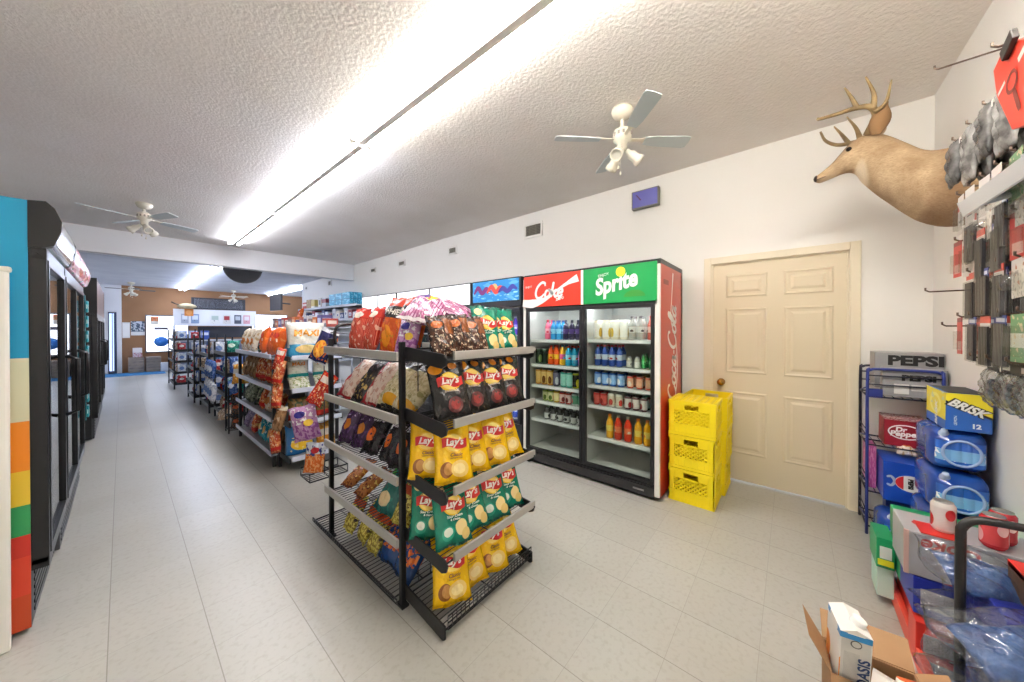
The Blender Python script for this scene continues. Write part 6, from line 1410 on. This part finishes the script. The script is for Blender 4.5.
def peg_mesh(kind):
    if kind in PEG: return PEG[kind]
    parts = []
    def card(w, h, m, z1=0.): b = MB(); b.box(-w / 2, w / 2, -.001, .001, -h + z1, z1, m); return b
    if kind == 'foil':
        b = bag_geo(.13, .24, .035, 1.3, noisy('5a5856', 'b4b2ae', 14., .2)); [None]; root = b; off = -.24
        root.v = [(x, y, z - .24) for x, y, z in root.v]; parts.append(('header', card(.132, .035, mat('d8d6d2', .4))))
    elif kind == 'foil_dark':
        root = bag_geo(.12, .2, .04, 2.1, noisy('2a2928', '8a8886', 11., .2)); root.v = [(x, y, z - .2) for x, y, z in root.v]; parts.append(('header', card(.122, .03, mat('b8b4b0', .4))))
    elif kind == 'stripe':
        root = card(.085, .17, layered('dcd6d2', (('rect', 0, 1, .62, .8, 'd0342c'), ('rect', .2, .8, .3, .36, '8a8684')), .35)); b = MB(); b.box(-.035, .035, .001, .016, -.15, -.055, CLP); parts.append(('blister', b))
    elif kind == 'red':
        root = card(.08, .16, layered('c8302a', (('rect', .15, .85, .1, .35, 'e0b0a8'), ('rect', 0, 1, .88, 1, '8a1c1c')), .35)); b = MB(); b.box(-.03, .03, .001, .014, -.14, -.06, CLP); parts.append(('blister', b))
    elif kind == 'comb':
        root = card(.09, .045, layered('c84a3a', (('rect', 0, 1, 0, .4, 'd8d4d0'),), .4)); b = MB()
        for k in range(6): b.box(-.04 + k * .0145, -.032 + k * .0145, -.004, .006, -.19, -.04, mat('3a383c', .35))
        parts.append(('pens', b)); b = MB(); b.box(-.046, .046, -.007, .01, -.195, -.035, CLP); parts.append(('sleeve', b))
    elif kind == 'bluepen':
        root = card(.1, .035, layered('2a3f8a', (('rect', .1, .9, .3, .7, 'd0d4e0'),), .4)); b = MB()
        for k in range(7): b.box(-.044 + k * .0135, -.036 + k * .0135, -.003, .006, -.18, -.03, mat('4a484c', .3))
        parts.append(('pens', b)); b = MB(); b.box(-.05, .05, -.006, .01, -.185, -.03, CLP); parts.append(('sleeve', b))
    elif kind == 'white':
        root = card(.1, .13, layered('d8d4ca', (('noise', 7., .56, 0, 1, 0, .7, 'a8a49c'), ('rect', 0, 1, .8, 1, 'd8d4d0'), ('noise', 4., .62, 0, 1, 0, 1, 'b0704a')), .35)); b = MB(); b.lathe([(0, .0), (.03, .0), (.034, .02), (.03, .05), (0, .06)], CLP, 12, (0, .01, -.105)); parts.append(('blister', b))
    elif kind == 'pouch':
        root = card(.13, .05, layered('2a2a2c', (('rect', .1, .5, .3, .7, 'c8c4c0'),), .4)); bb = bag_geo(.13, .15, .05, 3.3, CL_P); bb.v = [(x, y, z - .19) for x, y, z in bb.v]; parts.append(('pouch', bb)); bb = bag_geo(.10, .09, .03, 1.3, noisy('3c4244', '8e9698', 40., .3, 1., 60., .01)); bb.v = [(x, y, z - .175) for x, y, z in bb.v]; parts.append(('small_parts', bb))
    else:
        root = card(.12, .16, layered('6a9a6a', (('rect', 0, 1, .3, .6, 'e0e4d8'), ('noise', 6., .6, 0, 1, 0, 1, 'd8c8a0')), .35)); b = MB(); b.box(-.05, .05, .001, .02, -.14, -.04, CLP); parts.append(('blister', b))
    PEG[kind] = (root.mesh('card', fix=False), [(n, b.mesh(n, fix=False)) for n, b in parts]); return PEG[kind]
def peg(kind, name, x, y, z, label, group, rz=0., s=1., roll=0.):
    a, pr = peg_mesh(kind); R = Matrix.Rotation(math.radians(180 + rz), 4, 'Z') @ Matrix.Rotation(math.radians(roll), 4, 'Y')
    if kind not in ('foil', 'foil_dark', 'pouch'): R = Matrix.Rotation(math.radians(rz), 4, 'Z') @ Matrix.Rotation(math.radians(roll), 4, 'Y')
    o = link_mesh(name, a, None, (x, y, z), R.to_euler(), (s, s, s)); tag(o, label, 'hanging pack', group)
    for n, m in pr: link_mesh(n, m, o)
HW = {'foil': ('hanging_foil_pack', 'silver foil pack'), 'foil_dark': ('hanging_foil_pack', 'dark foil pack'), 'stripe': ('hanging_card', 'white card with red band'), 'red': ('hanging_card', 'red card'), 'comb': ('hanging_pen_pack', 'pack of black pens with red header'), 'bluepen': ('hanging_pen_pack', 'pack of dark pens with blue header'), 'white': ('hanging_card', 'pale card with clear blister'), 'pouch': ('hanging_pouch', 'clear pouch of small parts with black header'), 'green': ('hanging_card', 'green and white card')}
ROWN = ('top', 'second', 'third', 'fourth', 'fifth', 'sixth', 'lowest')
def peg_row(r, z, items, ys=(-.71, -.665, -.62, -.575)):
    for x, kind in items:
        x -= .13
        hook(x, z + .004, .19, 'peg hook of the %s hanging row' % ROWN[r], 'peg hooks of the %s row' % ROWN[r])
        nm, ds = HW[kind]
        for i, y in enumerate(ys[:2] if kind == 'pouch' else ys):
            peg(kind, nm, x + rnd.uniform(-.004, .004), y + rnd.uniform(-.004, .004), z, '%s in the %s peg row' % (ds, ROWN[r]), '%ss in the %s peg row' % (ds, ROWN[r]), rnd.uniform(-5, 5), 1., rnd.uniform(-2, 2))
peg_row(0, 2.27, ((2.62, 'foil_dark'), (2.46, 'foil'), (2.30, 'foil_dark'), (2.14, 'foil')))
peg_row(1, 2.0, ((2.56, 'stripe'), (2.44, 'stripe'), (2.32, 'stripe'), (2.2, 'stripe'), (2.08, 'green'), (1.96, 'stripe')))
peg_row(2, 1.88, ((2.44, 'comb'), (2.3, 'white'), (2.16, 'bluepen'), (2.03, 'white')))
peg_row(3, 1.80, ((2.58, 'red'), (2.46, 'stripe'), (2.33, 'comb'), (2.2, 'bluepen'), (2.07, 'red')))
peg_row(4, 1.64, ((2.44, 'comb'), (2.31, 'bluepen'), (2.18, 'comb'), (2.05, 'white')))
peg_row(5, 1.455, ((2.54, 'red'), (2.42, 'bluepen'), (2.29, 'comb'), (2.16, 'bluepen'), (2.03, 'green')))
peg_row(6, 1.285, ((2.40, 'pouch'), (2.25, 'pouch'), (2.1, 'pouch')), (-.69, -.62))
hook(2.46, 2.615, .25, 'long empty peg hook above the deer mount level', None); hook(2.52, 1.585, .26, 'empty peg hook at mid height of the peg wall', None); hook(2.56, 1.42, .2, 'short empty peg hook under the mid height one', None)
# big red clamshell with a key-shaped print
t = thing('hanging_clamshell_pack', 'large angular red clamshell pack with printed key hanging topmost at the peg wall', 'hanging pack', (1.84, -.53, 2.31), rot=(0, math.radians(24), 0))
out = [(-.02, 0), (.09, .0), (.11, -.12), (.075, -.34), (-.0, -.40), (-.085, -.34), (-.11, -.12)]
out = [(p * .85, q * .85) for p, q in out]
MB().prism(out, -.012, .012, mat('d83a28', .35), 'y').obj('red_shell', t, .004)
b = MB(); b.M = facing('+y', (0, .014, -.2)); ribbon(b, [(.03 * math.cos(2 * PI * k / 14), .045 + .03 * math.sin(2 * PI * k / 14)) for k in range(15)], .012, mat('7a2a20', .4), 2); ribbon(b, [(0, .015), (0, -.03), (0, -.075)], .02, mat('7a2a20', .4), 2); b.obj('printed_key', t, fix=False)
b = MB(); b.box(-.085, -.01, .012, .026, -.07, -.03, mat('2a2626', .3)); b.obj('window_slot', t, .003)
b = MB(); b.M = facing('+y', (-.0, .0135, -.12)); b.add([(-.08, .0, 0), (-.03, .0, 0), (-.03, .012, 0), (-.08, .012, 0)], [(0, 1, 2, 3)], mat('f0d8d0', .4)); b.obj('pale_print', t, fix=False); b = MB(); b.M = facing('+y', (-.0, .0135, -.12)); b.add([(.05, -.02, 0), (.09, -.02, 0), (.09, .0, 0), (.05, .0, 0)], [(0, 1, 2, 3)], mat('f0d8d0', .4)); b.obj('pale_print', t, fix=False)
hook(1.84, 2.32, .26, 'peg hook holding the angular red clamshell', None)
# slanting clear tray under the foil packs
t = thing('wall_mount_tray', 'slanted clear edged tray between the foil packs and the red banded cards', 'tray', (1.76, -.60, 1.875), rot=(math.radians(-14), 0, 0))
MB().box(-.22, .22, -.13, .13, .0, .006, film('d8dade', .55, .2)).obj('tray_plate', t); MB().box(-.22, .22, .125, .135, -.03, .02, mat('cfd0d2', .3)).obj('front_edge', t); MB().box(-.225, -.215, -.13, .135, -.01, .025, mat('c4c5c8', .3)).obj('side_edge', t); MB().box(.215, .225, -.13, .135, -.01, .025, mat('c4c5c8', .3)).obj('side_edge', t)
